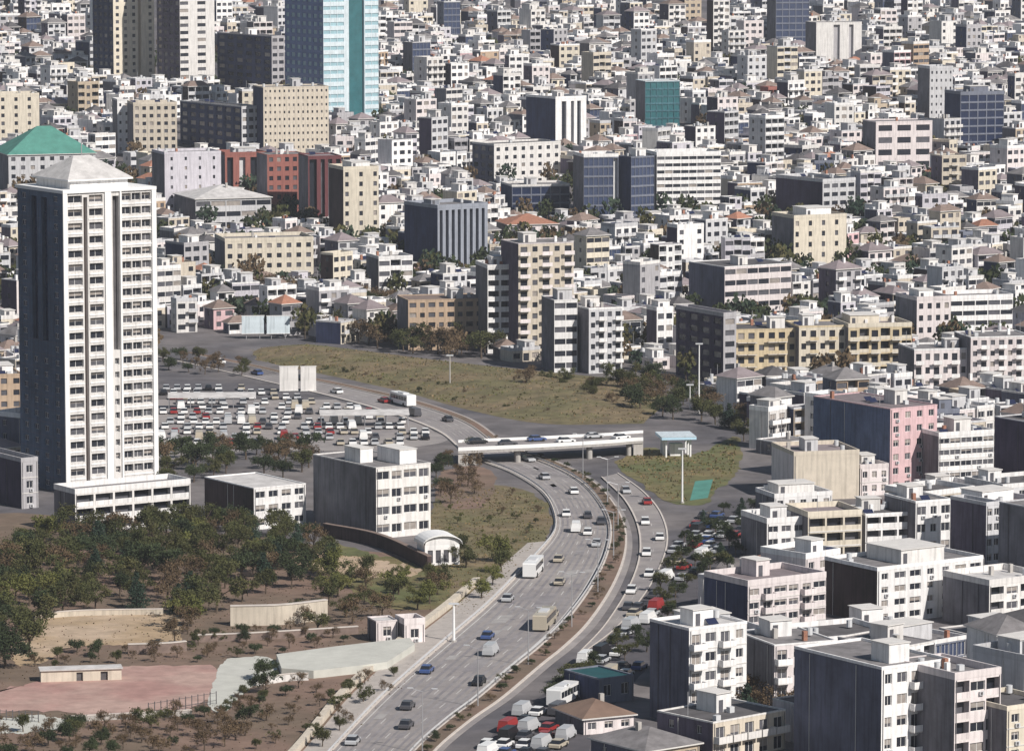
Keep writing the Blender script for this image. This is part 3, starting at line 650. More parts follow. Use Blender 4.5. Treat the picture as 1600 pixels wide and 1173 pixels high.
hero('the beige grid tower', 'beige office slab with fine vertical window grid below blue tower', (396, 412, 514, 138, 248), phi=18, D=15, wall='beige', pat='s', nc=14, nf=10, side='navy', cat='office block', name='office_building')
hero('the slate glass slab', 'slate glass slab with bright white right edge', (905, 912, 966, 246, 352), phi=14, D=14, wall='slate', pat='g', nc=7, glass='glass_blue', trim='white', cat='office block', name='office_building', front_slots=[(.86, .98, 0.0, .98, 'wall_white')])
hero('the dark-edged glass slab', 'blue-purple glass slab with black side', (966, 986, 1022, 246, 352), phi=34, wall='slate', side='navy', pat='g', nc=6, glass='glass_blue', cat='office block', name='office_building')
hero('the white office slab', 'wide white office slab with pale floor bands right of glass slabs', (1020, 1026, 1126, 243, 340), phi=14, D=15, wall='white', pat='W', nc=8, nf=9, cat='office block', name='office_building')
hero('the dark glass hall', 'dark glass low building with pale roof edge in middle distance', (795, 800, 890, 292, 345), phi=14, D=16, wall='slate', side='navy', pat='g', nc=6, glass='glass_navy', trim='offwhite')
hero('the red-roofed house', 'low house with dull red roof below dark glass building', (788, 794, 872, 352, 384), phi=14, D=16, wall='rose', pat='n', roof='hip', rmat='roof_tile')
hero('the teal glass block', 'teal glass block among pale houses in upper middle', (1003, 1008, 1062, 128, 208), phi=14, D=14, wall='side_teal', pat='g', nc=6, glass='glass_teal', trim='paleblue', cat='office block', name='office_building')
hero('the navy-sided block', 'white block with vertical dark strips and navy end wall', (822, 868, 916, 155, 236), side='navy', wall='white', pat='.', front_slots=[(.2, .35, .02, .95, 'glass_dark'), (.5, .6, .02, .95, 'glass_mid'), (.7, .82, .02, .95, 'glass_dark')])
hero('the purple-walled block', 'pale block with large dark purple end wall right of centre', (1212, 1285, 1336, 285, 352), side='purple', wall='palegrey', pat='w')
hero('the pale white-faced block', 'pale block beside a dark slate end wall above centre', (738, 772, 876, 228, 292), sidew=3, side='bluegrey', wall='offwhite', pat='n', nc=8)
hero('the blue glass tower top', 'blue glass tower cut by the top edge at right', (1205, 1212, 1264, -60, 80), phi=14, D=14, wall='slate', pat='g', nc=5, glass='glass_blue', cat='tower', name='office_tower')
hero('the twin strip block', 'white block with two dark vertical strips below top edge', (1268, 1275, 1346, 36, 104), phi=16, D=14, wall='offwhite', pat='.', front_slots=[(.38, .52, .02, .95, 'wall_grey'), (.72, .82, .02, .95, 'wall_grey')])
hero('the dark blue office', 'dark blue-green glass office at far right', (1488, 1500, 1568, 148, 235), phi=20, D=14, wall='slate', side='navy', pat='g', nc=5, glass='glass_navy', cat='office block', name='office_building')
hero('the pink cross block', 'pink-framed block with crossing bands left of dark blue office', (1362, 1368, 1456, 192, 268), phi=16, D=14, wall='rose', pat='w', nc=3, nf=4)
hero('the pale slim tower', 'slim pale tower above the pink-framed block', (1446, 1452, 1488, 108, 195), phi=18, D=12, wall='palegrey', pat='s', nc=5)
# towers at top left
hero('the beige tower', 'beige high-rise with dark blue side, left of the twin towers', (146, 178, 242, -70, 140), sidew=4, side='navy', wall='cream', pat='n', nc=5, trim='rose', cat='tower', name='residential_tower', front_slots=[(.6, .68, .02, .98, 'wall_tan')])
hero('the white-cream tower', 'white and cream high-rise with purple side, right of the beige tower', (246, 282, 336, -80, 150), sidew=4, side='plum', wall='offwhite', pat='W.', nc=4, trim='white', cat='tower', name='residential_tower')
hero('the navy slab', 'dark navy slab between cream high-rise and blue tower', (340, 425, 445, 58, 150), sidew=6, side='navy', wall='grey', pat='w')
hero('the blue and cyan tower', 'blue glass tower with pale cyan front and dark teal strip', (446, 506, 592, -80, 208), sidew=7, side='glass_bright', wall='paleblue', pat='W', nc=8, glass='glass_cyan', cat='tower', name='office_tower', front_slots=[(.46, .74, .02, .99, 'glass_teal')])
hero('the navy wedge block', 'navy-sided block below the twin towers', (282, 378, 408, 168, 245), sidew=7, side='navy', wall='palegrey', pat='w')
hero('the beige flats', 'beige flats with many small windows left of navy wedge', (203, 209, 277, 164, 248), phi=14, D=14, wall='beige', pat='n', nc=6)
hero('the thin white block', 'thin white block left of the beige flats', (178, 184, 203, 158, 240), phi=14, D=12, wall='white', pat='s', nc=2)
hero('the green-roofed house', 'broad building with bright green hip roof behind the tall tower top', (-10, 14, 150, 243, 310), phi=18, D=26, wall='palegrey', pat='n', roof='hip', rmat='court_teal', rise=9)
hero('the straw flats', 'straw-coloured flats at left edge above green roof', (-20, 0, 62, 150, 225), phi=18, D=14, wall='cream', pat='n.', nc=6)
hero('the orange house', 'orange-tan house at left edge beside the tall tower', (-40, -22, 36, 588, 660), phi=16, D=12, wall='orange', pat='n')
hero('the dark purple house', 'house with dark purple end wall at left edge by the tower foot', (-30, 34, 60, 722, 795), side='purple', wall='grey', pat='n')
hero('the teal shed', 'low shed with teal roof darkened to imitate shade, left of balcony block', (918, 936, 990, 1062, 1100), D=10, wall='slate', side='navy', pat='n', rmat='tarp_teal_shaded', clutter=0, cat='shed', name='shed')
hero('the brown-roofed house', 'low house with broad dull brown hip roof at the bottom centre right', (900, 912, 990, 1124, 1148), phi=26, D=10, wall='rose', pat='n', roof='hip', rmat='soil', rise=2.0, cat='house', name='house')
hero('the pair of pink sheds', 'small pink-white shed beside pavement, left one of a pair', (580, 588, 622, 972, 1004), phi=20, D=5, wall='rose', pat='n', nc=1, nf=1, cat='shed', name='shed', clutter=0)
hero('the right pink shed', 'small pink-white shed beside pavement, right one of a pair', (625, 632, 664, 976, 1006), phi=20, D=5, wall='rose', pat='n', nc=1, nf=1, cat='shed', name='shed', clutter=0)

# gatehouse with a curved white roof
C, ph, W, D, H, s = solve(655, 664, 718, 852, 884, phi=16, D=6)
gt = thing('gatehouse', 'little white gatehouse with curved roof at the end of retaining wall', 'gatehouse', C, ph)
b, pn = MB(), MB(); ow = [(W * (.08 + .23 * i), W * (.08 + .23 * i) + W * .15, .5, H * .75, .2, 'glass_mid') for i in range(4)]
facade(b, pn, (0, 0, 0), (1, 0), (0, -1), W, H, ow, 'wall_white', zb=-.5); facade(b, pn, (0, D, 0), (0, -1), (-1, 0), D, H, [], 'wall_white'); facade(b, pn, (W, 0, 0), (0, 1), (1, 0), D, H, [], 'wall_white'); facade(b, pn, (W, D, 0), (-1, 0), (0, 1), W, H, [], 'wall_white')
b.build('wall', gt); pn.build('window_panes', gt)['kind'] = 'stuff'
b = MB(); N = 12; v = []
for y in (-.6, D + .6):
    for r_ in (1.0, .93): v += [(W / 2 - (W / 2 + .5) * cos(pi * i / N), y, H + .004 + 1.9 * r_ * sin(pi * i / N) + (.12 if r_ == 1 else 0)) for i in range(N + 1)]
M = N + 1; f = []
for i in range(N): f += [(i, i + 1, 2 * M + i + 1, 2 * M + i), (M + i + 1, M + i, 3 * M + i, 3 * M + i + 1), (i + 1, i, M + i, M + i + 1), (2 * M + i, 2 * M + i + 1, 3 * M + i + 1, 3 * M + i)]
b.add(v, f, 'whitepaint'); b.build('roof', gt)
for y in (.02, D - .02):
    b = MB(); b.add([(W / 2 - (W / 2 - .02) * cos(pi * i / N), y, H + .006 + 1.75 * sin(pi * i / N)) for i in range(N + 1)], [tuple(range(N + 1))], 'wall_white'); b.build('gable', gt); FOOT.append((C, ph, W, D))

# petrol canopy
C = G(1034, 716, 0); cn = thing('filling_station_canopy', 'pale blue flat canopy on columns beside the grass verge', 'canopy', (C[0], C[1], 0), .12)
b = MB(); b.box(0, 8, 0, 10, 4.2, 4.8, 'canopy'); b.build('roof', cn)
b = MB(); b.box(-.05, 8.05, -.05, 10.05, 4.803, 4.86, 'wall_paleblue'); b.build('roof_edge', cn)
for x in (1.2, 6.8):
    for y in (1.5, 5, 8.5): b = MB(); b.cyl(x, y, -.2, 4.2, .25, 'whitepaint', 10); b.build('column', cn)
b = MB(); b.box(2.5, 5.5, 3.5, 6.5, 0, 2.8, 'wall_white'); b.build('kiosk', cn)

# masts, lamps, billboards
def mast(px, yb, yt, label, m='whitepaint', r=.22, arms=0, name='lighting_mast'):
    C = G(px, yb); t = (PH / 2 - yt) / F; h = CH + C[1] * (t * CP - SP) / (CP + t * SP) - C[2]
    o = thing(name, label, 'mast' if not arms else 'street lamp', C)
    b = MB(); b.cyl(0, 0, -.3, h, r, m, 8, r * .6); b.build('pole', o)
    b = MB(); b.cyl(0, 0, -.2, .4, r * 1.9, 'concrete', 8); b.build('base', o)
    b = MB(); b.box(-.9, .9, -.25, .25, h + .002, h + .3, 'tank'); b.build('lamp_head', o)
mast(1066, 786, 702, 'tall white mast standing on the grass verge by the canopy')
mast(1092, 646, 538, 'tallest pale mast near the right end of the embankment')
mast(1078, 640, 602, 'short pale mast just left of the tallest one', r=.16)
mast(709, 1003, 944, 'stout white post beside the left kerb of the highway', r=.28)
mast(703, 606, 556, 'grey mast on the top of the grass embankment', 'concrete')
def street_lamp(x, y, z, rz, label, h=9.5):
    o = thing('street_lamp', label, 'street lamp', (x, y, z), rz, 'double-arm street lamps along the median')
    b = MB(); b.cyl(0, 0, -.1, h, .12, 'steel', 8, .07); b.build('pole', o)
    for sgn in (-1, 1):
        b = MB(); b.tube((0, 0, h - .1), (sgn * 1.9, 0, h + .45), .05, .04, 'steel'); b.build('arm', o)
        b = MB(); b.box(sgn * 1.9 - .45, sgn * 1.9 + .45, -.14, .14, h + .38, h + .52, 'tank'); b.build('lamp_head', o)
k = 0
for i in range(6, 84, 9):
    p = lerp(A[i], B[i], .835); q = lerp(A[i + 1], B[i + 1], .835); k += 1
    street_lamp(p[0], p[1], .30, math.atan2(q[1] - p[1], q[0] - p[0]) - pi / 2, 'double-arm street lamp on the median, %s from the bottom edge' % ordn(k))
def board(x0, x1, yt, yb, label, lift=.25, m='wall_paleblue'):
    C, ph, W, D, H, s = solve(x0, x0, x1, yt, yb, phi=8, D=.4)
    o = thing('billboard', label, 'billboard', C, ph)
    b = MB(); b.box(0, W, 0, .3, H * lift, H, m); b.build('panel', o)
    for x in (W * .2, W * .8): b = MB(); b.cyl(x, .45, -.3, H * .95, .12, 'steel', 8); b.build('post', o)
    b = MB(); b.box(-.12, W + .12, -.05, .35, H + .003, H + .15, 'frame_white'); b.box(-.12, W + .12, -.05, .35, H * lift - .15, H * lift - .003, 'frame_white'); b.build('frame', o)
    FOOT.append((C, ph, W, 1)); HEROES.append(dict(short='the billboards', rect=(x0, x1, yt, yb), C=C, cx=(x0 + x1) / 2, cy=yb, s=s, nolabel=True))
board(378, 413, 494, 530, 'pale blank billboard above the highway, left one of a pair')
board(417, 453, 494, 530, 'pale blank billboard above the highway, right one of a pair')
board(437, 466, 573, 612, 'off-white upright panel on the edge of the car park, left one', .05, 'wall_offwhite')
board(470, 494, 573, 612, 'off-white upright panel on the edge of the car park, right one', .05, 'wall_offwhite')

# ================================================================== FILL BUILDINGS
def seg_overlap(f1, f2, mg=1.0):
    def ax(f, C, ph):
        c, s_ = cos(ph), sin(ph); return [((x - C[0]) * c + (y - C[1]) * s_, -(x - C[0]) * s_ + (y - C[1]) * c) for x, y in f]
    for (C, ph, W, D), o in ((f1, f2), (f2, f1)):
        p = ax(footprint(*o), C, ph)
        if min(a for a, _ in p) > W + mg or max(a for a, _ in p) < -mg or min(b_ for _, b_ in p) > D + mg or max(b_ for _, b_ in p) < -mg: return False
    return True
openg = [[(G(x, y)[0], G(x, y)[1]) for x, y in poly] for poly in OPEN]
PHI = radians(34); cP, sP = cos(PHI), sin(PHI)
wallpick = ['white'] * 16 + ['offwhite'] * 20 + ['rose'] * 14 + ['cream'] * 8 + ['palegrey'] * 18 + ['beige'] * 10 + ['lilac'] * 7 + ['grey'] * 10 + ['pink'] * 2 + ['tan'] * 3 + ['slate'] * 4 + ['orange'] + ['brick']
sidepick = ['cement'] * 5 + ['bluegrey'] * 4 + ['plum'] * 4 + ['navy'] * 3 + ['purple'] * 2 + ['bitumen'] * 2
CAND = []; fr = random.Random(11)
def rect_of(C, ph, W, D, H):
    fp = footprint(C, ph, W, D); pr = [proj(x, y, C[2]) for x, y in fp]; pt = proj(C[0], C[1], C[2] + H)
    return min(p[0] for p in pr), max(p[0] for p in pr), pt[1], proj(*C)[1]
for far in (0, 1):
  b_ = -400.0
  while b_ < 2600:
    D = fr.uniform(10, 15) if not far else fr.uniform(5.5, 9); gap = fr.choice([6, 9, 12, 15] if not far else [1.5, 3, 5, 8]); a_ = -200.0
    while a_ < 2200:
        W = fr.uniform(8, 17) if not far else fr.choice([fr.uniform(4.5, 7.5), fr.uniform(5, 10)]); x = a_ * cP - b_ * sP; y = a_ * sP + b_ * cP
        a_ += W + fr.choice([1.2, 2, 4, 7, 12] if not far else [.6, .9, 1.5, 3, 6])
        if y < 600 or y > 2500 or far != (y > 1010): continue
        z = terrain(x, y); px, py, s = proj(x, y, z)
        if px < -130 or px > 1720 or py < -45 or py > 1215: continue
        if any(pip(u, w, P_) for P_ in openg for u, w in [((x + x2) / 2, (y + y2) / 2) for x2, y2 in footprint((x, y), PHI, W, D)] + footprint((x, y), PHI, W, D)): continue
        CAND.append([(x, y, z), PHI + fr.gauss(0, radians(9)), W, D * fr.uniform(.8, 1.15), s, px, py])
    b_ += D + gap
fr.shuffle(CAND)
ACC = []
for C, ph, W, D, s, px, py in CAND:
    f = (C, ph, W, D)
    if any(abs(o[0][0] - C[0]) < 60 and abs(o[0][1] - C[1]) < 60 and seg_overlap(f, o, 1.5) for o in FOOT): continue
    nf = fr.choice([1, 1, 2, 2, 3, 3, 4, 4, 5, 6]) if py < 620 else fr.choice([1, 2, 2, 3, 3, 4, 5])
    if py < 330 and fr.random() < .05: nf += 5
    if nf > 3 and W < 8: nf = 3
    ok = True
    while True:
        H = nf * 3.0; r = rect_of(C, ph, W, D, H); bad = False
        for h in HEROES:
            hx0, hx1, hy0, hy1 = h['rect']
            if C[1] < h['C'][1] and min(r[1], hx1) - max(r[0], hx0) > .12 * min(r[1] - r[0], hx1 - hx0) and r[2] < hy1 - .10 * (hy1 - hy0) and r[3] > hy0: bad = True; break
        if not bad:
            for P_ in OPEN:
                if any(pip(r[0] + (r[1] - r[0]) * q, r[2] + (r[3] - r[2]) * u, P_) for q in (.1, .5, .9) for u in (0, .5)): bad = True; break
        if not bad: break
        nf -= 1
        if nf < 1: ok = False; break
    if ok: ACC.append(dict(C=C, ph=ph, W=W, D=D, nf=nf, H=nf * 3.0, s=s, r=r, y=C[1]))
# keep those that show, and measure how much of each shows
CW = 5; GX, GY = int(1600 / CW), int(1175 / CW) + 1; occ = bytearray(GX * GY)
def cover(r):
    x0, x1 = max(0, int(r[0] / CW)), min(GX, int(r[1] / CW) + 1); y0, y1 = max(0, int(r[2] / CW)), min(GY, int(r[3] / CW) + 1); n = 0
    for yy in range(y0, y1):
        for xx in range(x0, x1):
            i = yy * GX + xx
            if not occ[i]: occ[i] = 1; n += 1
    return n
for kind, y, ob in sorted([('h', h['C'][1], h) for h in HEROES] + [('f', a['y'], a) for a in ACC], key=lambda t: t[1]):
    v_ = cover(ob['rect'] if kind == 'h' else ob['r'])
    if kind == 'f': ob['vis'] = v_
ACC = [a for a in ACC if a['vis'] > 1]
ACC.sort(key=lambda a: -a['vis'])
CN = {'white': 'white', 'offwhite': 'off-white', 'rose': 'pale rose', 'cream': 'cream', 'palegrey': 'pale grey', 'beige': 'beige', 'lilac': 'lilac-grey', 'grey': 'grey', 'pink': 'pink', 'tan': 'tan', 'slate': 'dark slate', 'orange': 'orange-tan', 'brick': 'brick red'}
NW = ['', 'one', 'two', 'three', 'four', 'five', 'six', 'seven', 'eight', 'nine', 'ten', 'eleven', 'twelve', 'thirteen', 'fourteen']
NIND = 240
rank = {}
LAND = [h for h in HEROES if not h.get('nolabel')]
for k, a in enumerate(ACC):
    r_ = random.Random(k * 31 + 5)
    wall = r_.choice(wallpick); side = r_.choice(sidepick) if r_.random() < .5 else wall
    if wall == 'slate': pat, gl = 'g', 'glass_blue'
    else: pat, gl = r_.choice(['n', 'w', 'nw', 'wp', 'pn', 'W', 'l', 'ln', 'n.', 'Wl', 'wwn', 'pp']), None
    roof = 'hip' if r_.random() < (.28 if a['nf'] < 4 else .10) else 'flat'
    rm = r_.choice(['roof_tile'] + ['roof_brown'] * 4 + ['roof_mauve'] * 4 + ['roof_grey'] * 3 + ['roof_dark'] * 2) if roof == 'hip' else None
    trim = r_.choice(['white', 'white', wall, 'palegrey', 'offwhite'])
    a['wall'] = wall
    kw = dict(glass=gl, rmat=rm, seed=1000 + k)
    if r_.random() < (.5 if k < 400 else .25):
        m_ = max(1, int(a['D'] / 4.5)); kw['side_wins'] = [((i + .5) * a['D'] / m_, j * 3.0 + .95, 1.2, 1.3) for i in range(m_) for j in range(a['nf'])]
    if k < NIND:
        cx_, cy_ = (a['r'][0] + a['r'][1]) / 2, a['r'][3]
        h = min(LAND, key=lambda h: (h['cx'] - cx_) ** 2 + (h['cy'] - cy_) ** 2)
        dx, dy = cx_ - h['cx'], cy_ - h['cy']
        dr = ('right of' if dx > 0 else 'left of') if abs(dx) > abs(dy) * .8 else ('in front of' if dy > 0 else 'behind')
        a['lab'] = (h['short'], dr, dx * dx + dy * dy)
    a['args'] = (wall, side, pat, roof, rm, trim, kw)
for h in LAND:
    for dr in ('right of', 'left of', 'in front of', 'behind'):
        for i, a in enumerate(sorted([a for a in ACC[:NIND] if a['lab'][:2] == (h['short'], dr)], key=lambda a: a['lab'][2])): a['rank'] = i + 1
for k, a in enumerate(ACC):
    wall, side, pat, roof, rm, trim, kw = a['args']
    nc = max(2, round(a['W'] / (3.1 if pat != 'g' else 2.0)))
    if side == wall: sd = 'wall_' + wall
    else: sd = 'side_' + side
    near = a['s'] > 6.6
    if k < NIND:
        word = ['', 'nearest', 'second nearest', 'third nearest', 'fourth nearest', 'fifth nearest', 'sixth nearest', 'seventh nearest', 'eighth nearest', 'ninth nearest', 'tenth nearest', 'eleventh nearest', 'twelfth nearest'][min(12, a['rank'])]
        lab = '%s %s-storey %s, %s one %s %s' % (CN[wall], NW[a['nf']], 'house with hip roof' if roof == 'hip' else 'flat-roofed block' if a['nf'] > 2 else 'flat-roofed house', word, a['lab'][1], a['lab'][0])
        if len(lab.split()) > 16: lab = lab.replace(' one ', ' ').replace('with hip roof', 'hip-roofed')
        make_building(a['C'], a['ph'], a['W'], a['D'], a['H'], a['nf'], nc, pat, 'wall_' + wall, sd, 'wall_' + trim, roof, 'apartment_building' if a['nf'] > 2 else 'house', lab, 'apartment building' if a['nf'] > 2 else 'house', 'closely packed city blocks', near=near, **kw)
    else:
        make_building(a['C'], a['ph'], a['W'], a['D'], a['H'], a['nf'], nc, pat, 'wall_' + wall, sd, 'wall_' + trim, roof, stuff=True, **kw)
    FOOT.append((a['C'], a['ph'], a['W'], a['D']))
al = MB()
for b in STUFF.values():
    o_ = len(al.v); al.v += b.v; al.f += [tuple(o_ + i for i in f) for f in b.f]; al.m += b.m
o = al.build('distant_city_blocks')
if o: tag(o, 'mass of small distant city blocks filling the hillside behind', 'buildings', kind='stuff')
# dark trees lost between the distant blocks: one mass nobody could count
dt = MB(); dr_ = random.Random(91); made = 0
GRID = {}
for f in FOOT: GRID.setdefault((int(f[0][0] // 40), int(f[0][1] // 40)), []).append(f)
while made < 1500:
    px, py = dr_.uniform(-10, 1610), dr_.choice([dr_.uniform(60, 520), dr_.uniform(280, 600), dr_.uniform(330, 560)]); x, y, z = G(px, py); made += .2
    if any(pip(px, py, P_) for P_ in OPEN): continue
    gx, gy = int(x // 40), int(y // 40)
    if any(seg_overlap(((x - 1, y - 1), 0, 2, 2), (f[0][:2], *f[1:]), .2) for i in (-1, 0, 1) for j in (-1, 0, 1) for f in GRID.get((gx + i, gy + j), [])): continue
    made += .8; h = dr_.uniform(5, 11); m = dr_.choice(['leaf_dark', 'leaf_dark', 'leaf_conifer', 'leaf_olive', 'leaf_brown']); dt.tube((x, y, z - .3), (x, y, z + h * .5), .2, .1, 'bark', 4)
    for _ in range(75):
        a = dr_.random() * 2 * pi; e = dr_.uniform(-1, 1); q = h * .34 * dr_.random() ** .4; cx_, cy_, cz_ = x + q * cos(a) * sqrt(1 - e * e), y + q * sin(a) * sqrt(1 - e * e), z + h * .6 + q * e
        t = dr_.random() * 2 * pi; u = dr_.uniform(-.6, .6); r = h * dr_.uniform(.05, .09)
        dt.quad((cx_ - cos(t) * r, cy_ - sin(t) * r, cz_ - u * r), (cx_, cy_, cz_ - r), (cx_ + cos(t) * r, cy_ + sin(t) * r, cz_ + u * r), (cx_, cy_ + u * r, cz_ + r), m)
tag(dt.build('distant_trees'), 'dark trees scattered between the distant city blocks', 'trees', kind='stuff')
print('FILL', len(CAND), len(ACC), 'tris', sum(len(f) - 2 for f in al.f))

# ================================================================== TREES
TM = {}
def tree_meshes(kind, var):
    if (kind, var) in TM: return TM[(kind, var)]
    r = random.Random(hash((kind, var)) if False else sum(map(ord, kind)) * 17 + var)
    con = kind == 'conifer'; b = MB(); m = 'leaf_' + kind; sparse = kind == 'brown'
    ncl = 60 if not sparse else 40
    lob = [(r.gauss(0, .22), r.gauss(0, .22), r.uniform(.36, .76)) for _ in range(6)]
    for c in range(ncl):
        if con:
            h = r.random() ** 1.3; rad = .30 * (1 - h) + .03; a = r.random() * 2 * pi; q = rad * sqrt(r.random()); cx, cy, cz, cr = q * cos(a), q * sin(a), .12 + .86 * h, .10 * (1 - h) + .04
        else:
            L = r.choice(lob); a = r.random() * 2 * pi; e = r.uniform(-.7, 1.0); q = r.uniform(.10, .24); cx, cy, cz = L[0] + q * cos(a) * sqrt(1 - min(1, e * e)), L[1] + q * sin(a) * sqrt(1 - min(1, e * e)), L[2] + q * e * .8; cr = r.uniform(.06, .12)
        for _ in range(46 if not sparse else 30):
            x, y, z = cx + r.gauss(0, cr * .6), cy + r.gauss(0, cr * .6), cz + r.gauss(0, cr * .5)
            t = r.random() * 2 * pi; u = r.uniform(-.9, .9); n_ = sqrt(1 - u * u)
            ax = (cos(t) * n_, sin(t) * n_, u); t2 = r.random() * 2 * pi; bx = (-sin(t), cos(t), 0); cx3 = (ax[1] * bx[2] - ax[2] * bx[1], ax[2] * bx[0] - ax[0] * bx[2], ax[0] * bx[1] - ax[1] * bx[0])
            e1 = tuple(bx[i] * cos(t2) + cx3[i] * sin(t2) for i in range(3)); e2 = tuple(-bx[i] * sin(t2) + cx3[i] * cos(t2) for i in range(3)); sz = r.uniform(.018, .036)
            b.quad(*[(x + e1[0] * p * sz + e2[0] * q * sz * .6, y + e1[1] * p * sz + e2[1] * q * sz * .6, max(.02, z + e1[2] * p * sz + e2[2] * q * sz * .6)) for p, q in ((-1, 0), (0, -1), (1, 0), (0, 1))], m)
    t = MB(); t.tube((0, 0, -.03), (.02, .01, .40), .035, .022, 'bark', 7)
    if con: t.tube((.02, .01, .40), (0, 0, .95), .022, .004, 'bark', 6)
    else:
        for L in lob: t.tube((.02, .01, r.uniform(.25, .4)), (L[0] * .9, L[1] * .9, L[2]), .018, .005, 'bark', 5)
    TM[(kind, var)] = (b.mesh('crown'), t.mesh('trunk')); return TM[(kind, var)]
KW = {'olive': 'olive green', 'dark': 'dark green', 'brown': 'brownish thin-leaved', 'lime': 'yellow-green', 'conifer': 'dark conical'}
def plant_tree(x, y, z, h, kind, label, group, r, sh=False):
    o = tag(link('shrub' if sh else 'tree', None, None, (x, y, z), r.random() * 2 * pi), label, 'shrub' if sh else 'tree', group); o.scale = (h * r.uniform(.85, 1.15), h * r.uniform(.85, 1.15), h)
    c, t = tree_meshes(kind, r.randrange(3)); link('crown', c, o); link('trunk', t, o)
TREES = []; tr_ = random.Random(5)
def grove(poly, sp, kinds, h0, h1, where, cap=999):
    w = [G(x, y)[:2] for x, y in poly]; x0, x1 = min(p[0] for p in w), max(p[0] for p in w); y0, y1 = min(p[1] for p in w), max(p[1] for p in w); got = []
    for _ in range(2500):
        x, y = tr_.uniform(x0, x1), tr_.uniform(y0, y1)
        if not pip(x, y, w) or any((x - a) ** 2 + (y - c) ** 2 < sp * sp for a, c, *_ in TREES): continue
        if any(seg_overlap(((x - .8, y - .8), 0, 1.6, 1.6), (f[0][:2], *f[1:]), .3) for f in FOOT if abs(f[0][0] - x) < 60 and abs(f[0][1] - y) < 60): continue
        e = (x, y); TREES.append(e); got.append(e)
        if len(got) >= cap: break
    got.sort(key=lambda e: e[0] / e[1])
    for i, (x, y) in enumerate(got):
        k = tr_.choice(kinds)
        plant_tree(x, y, terrain(x, y), tr_.uniform(h0, h1), k, '%s %s, %s from the left %s' % (KW[k], 'shrub' if h1 < 5 else 'tree', ordn(i + 1), where), ('shrubs ' if h1 < 5 else 'trees ') + where, tr_, h1 < 5)
grove([(-20, 905), (20, 862), (110, 842), (150, 845), (150, 955), (-20, 985)], 6.0, ['olive'] * 5 + ['dark'] * 3 + ['brown', 'brown', 'lime', 'conifer'], 4.8, 7.6, 'in the tree belt under the tower', 48)
grove([(150, 845), (180, 845), (300, 826), (320, 826), (320, 975), (300, 1010), (262, 1005), (270, 955), (150, 955)], 6.0, ['olive'] * 5 + ['dark'] * 3 + ['brown', 'brown', 'lime', 'conifer'], 4.8, 7.6, 'in the tree belt under the podium', 52)
grove([(320, 826), (480, 838), (520, 880), (530, 905), (420, 930), (350, 950), (320, 975)], 6.0, ['olive'] * 5 + ['dark'] * 3 + ['brown', 'brown', 'lime', 'conifer'], 4.8, 7.6, 'in the tree belt under the small white block', 48)
grove([(520, 915), (570, 895), (640, 905), (690, 905), (690, 950), (600, 970), (480, 992), (470, 965)], 6.0, ['olive', 'olive', 'lime', 'olive', 'brown'], 2.8, 5.6, 'in the grove right of the pale wall')
grove([(700, 870), (760, 865), (790, 880), (775, 925), (735, 950), (705, 940)], 9, ['lime', 'lime', 'olive'], 4, 6.5, 'on the grass island by the highway', 14)
grove([(255, 715), (420, 705), (485, 712), (485, 748), (330, 748), (255, 768)], 7, ['dark', 'brown', 'olive'], 5, 7.5, 'in the row behind the small white block', 30)
grove([(470, 498), (560, 505), (640, 545), (760, 552), (760, 562), (700, 560), (560, 540), (470, 520)], 6, ['brown', 'brown', 'olive'], 6, 9, 'on the slope below the orange-brown block', 34)
grove([(400, 475), (470, 465), (600, 480), (625, 500), (560, 520), (470, 500)], 6.5, ['dark', 'brown', 'brown'], 6, 10, 'behind the pale billboards', 24)
grove([(-20, 1140), (110, 1142), (330, 1116), (430, 1125), (340, 1180), (-20, 1190)], 3.8, ['brown', 'brown', 'olive', 'brown', 'dark'], 1.8, 4.2, 'along the bottom left edge', 70)
grove([(-20, 1000), (40, 985), (50, 1040), (-20, 1050)], 6, ['dark', 'olive'], 6, 8, 'at the left edge above the red court', 10)
grove([(800, 1140), (880, 1075), (965, 1000), (1030, 915), (1060, 850), (1115, 800), (1185, 790), (1165, 850), (1090, 930), (1050, 980), (990, 1040), (960, 1050)], 6.5, ['dark', 'dark', 'olive', 'conifer'], 2.6, 4.8, 'along the car park beside the side road', 36)
grove([(960, 600), (1060, 606), (1120, 640), (1120, 668), (1040, 655), (985, 640)], 7, ['dark', 'brown', 'olive'], 4.5, 7, 'at the right end of the embankment', 26)
grove([(700, 720), (735, 705), (750, 730), (740, 790), (690, 790), (680, 740)], 7, ['brown', 'dark'], 4, 6, 'left of the highway below the bridge', 12)
grove([(1170, 1090), (1238, 1075), (1240, 1135), (1172, 1135)], 5, ['brown'], 5, 7.5, 'between the two white foreground blocks', 8)
grove([(395, 1065), (430, 1055), (440, 1075), (410, 1085)], 4, ['dark'], 4, 5, 'beside the pale paved court', 2)
grove([(1150, 596), (1420, 596), (1420, 612), (1150, 612)], 8, ['brown', 'brown', 'dark'], 4, 6, 'along the foot of the yellow row', 16)
grove([(560, 1060), (640, 1045), (560, 1130), (500, 1180), (470, 1170)], 6, ['brown', 'olive'], 2, 3.5, 'on the bank left of the pavement', 10)
grove([(420, 552), (560, 562), (700, 580), (850, 605), (960, 640), (850, 655), (720, 630), (560, 592), (440, 570)], 7, ['brown', 'brown', 'olive'], .9, 2.2, 'scattered over the grass embankment', 46)
grove([(700, 775), (800, 768), (850, 800), (830, 850), (760, 880), (700, 860)], 7, ['brown', 'olive', 'lime'], .8, 1.8, 'scattered over the grass island', 24)
grove([(800, 590), (980, 606), (1040, 625), (1000, 640), (900, 628), (800, 608)], 6.5, ['brown', 'dark', 'brown', 'olive'], 3, 5.5, 'on the upper part of the embankment', 22)
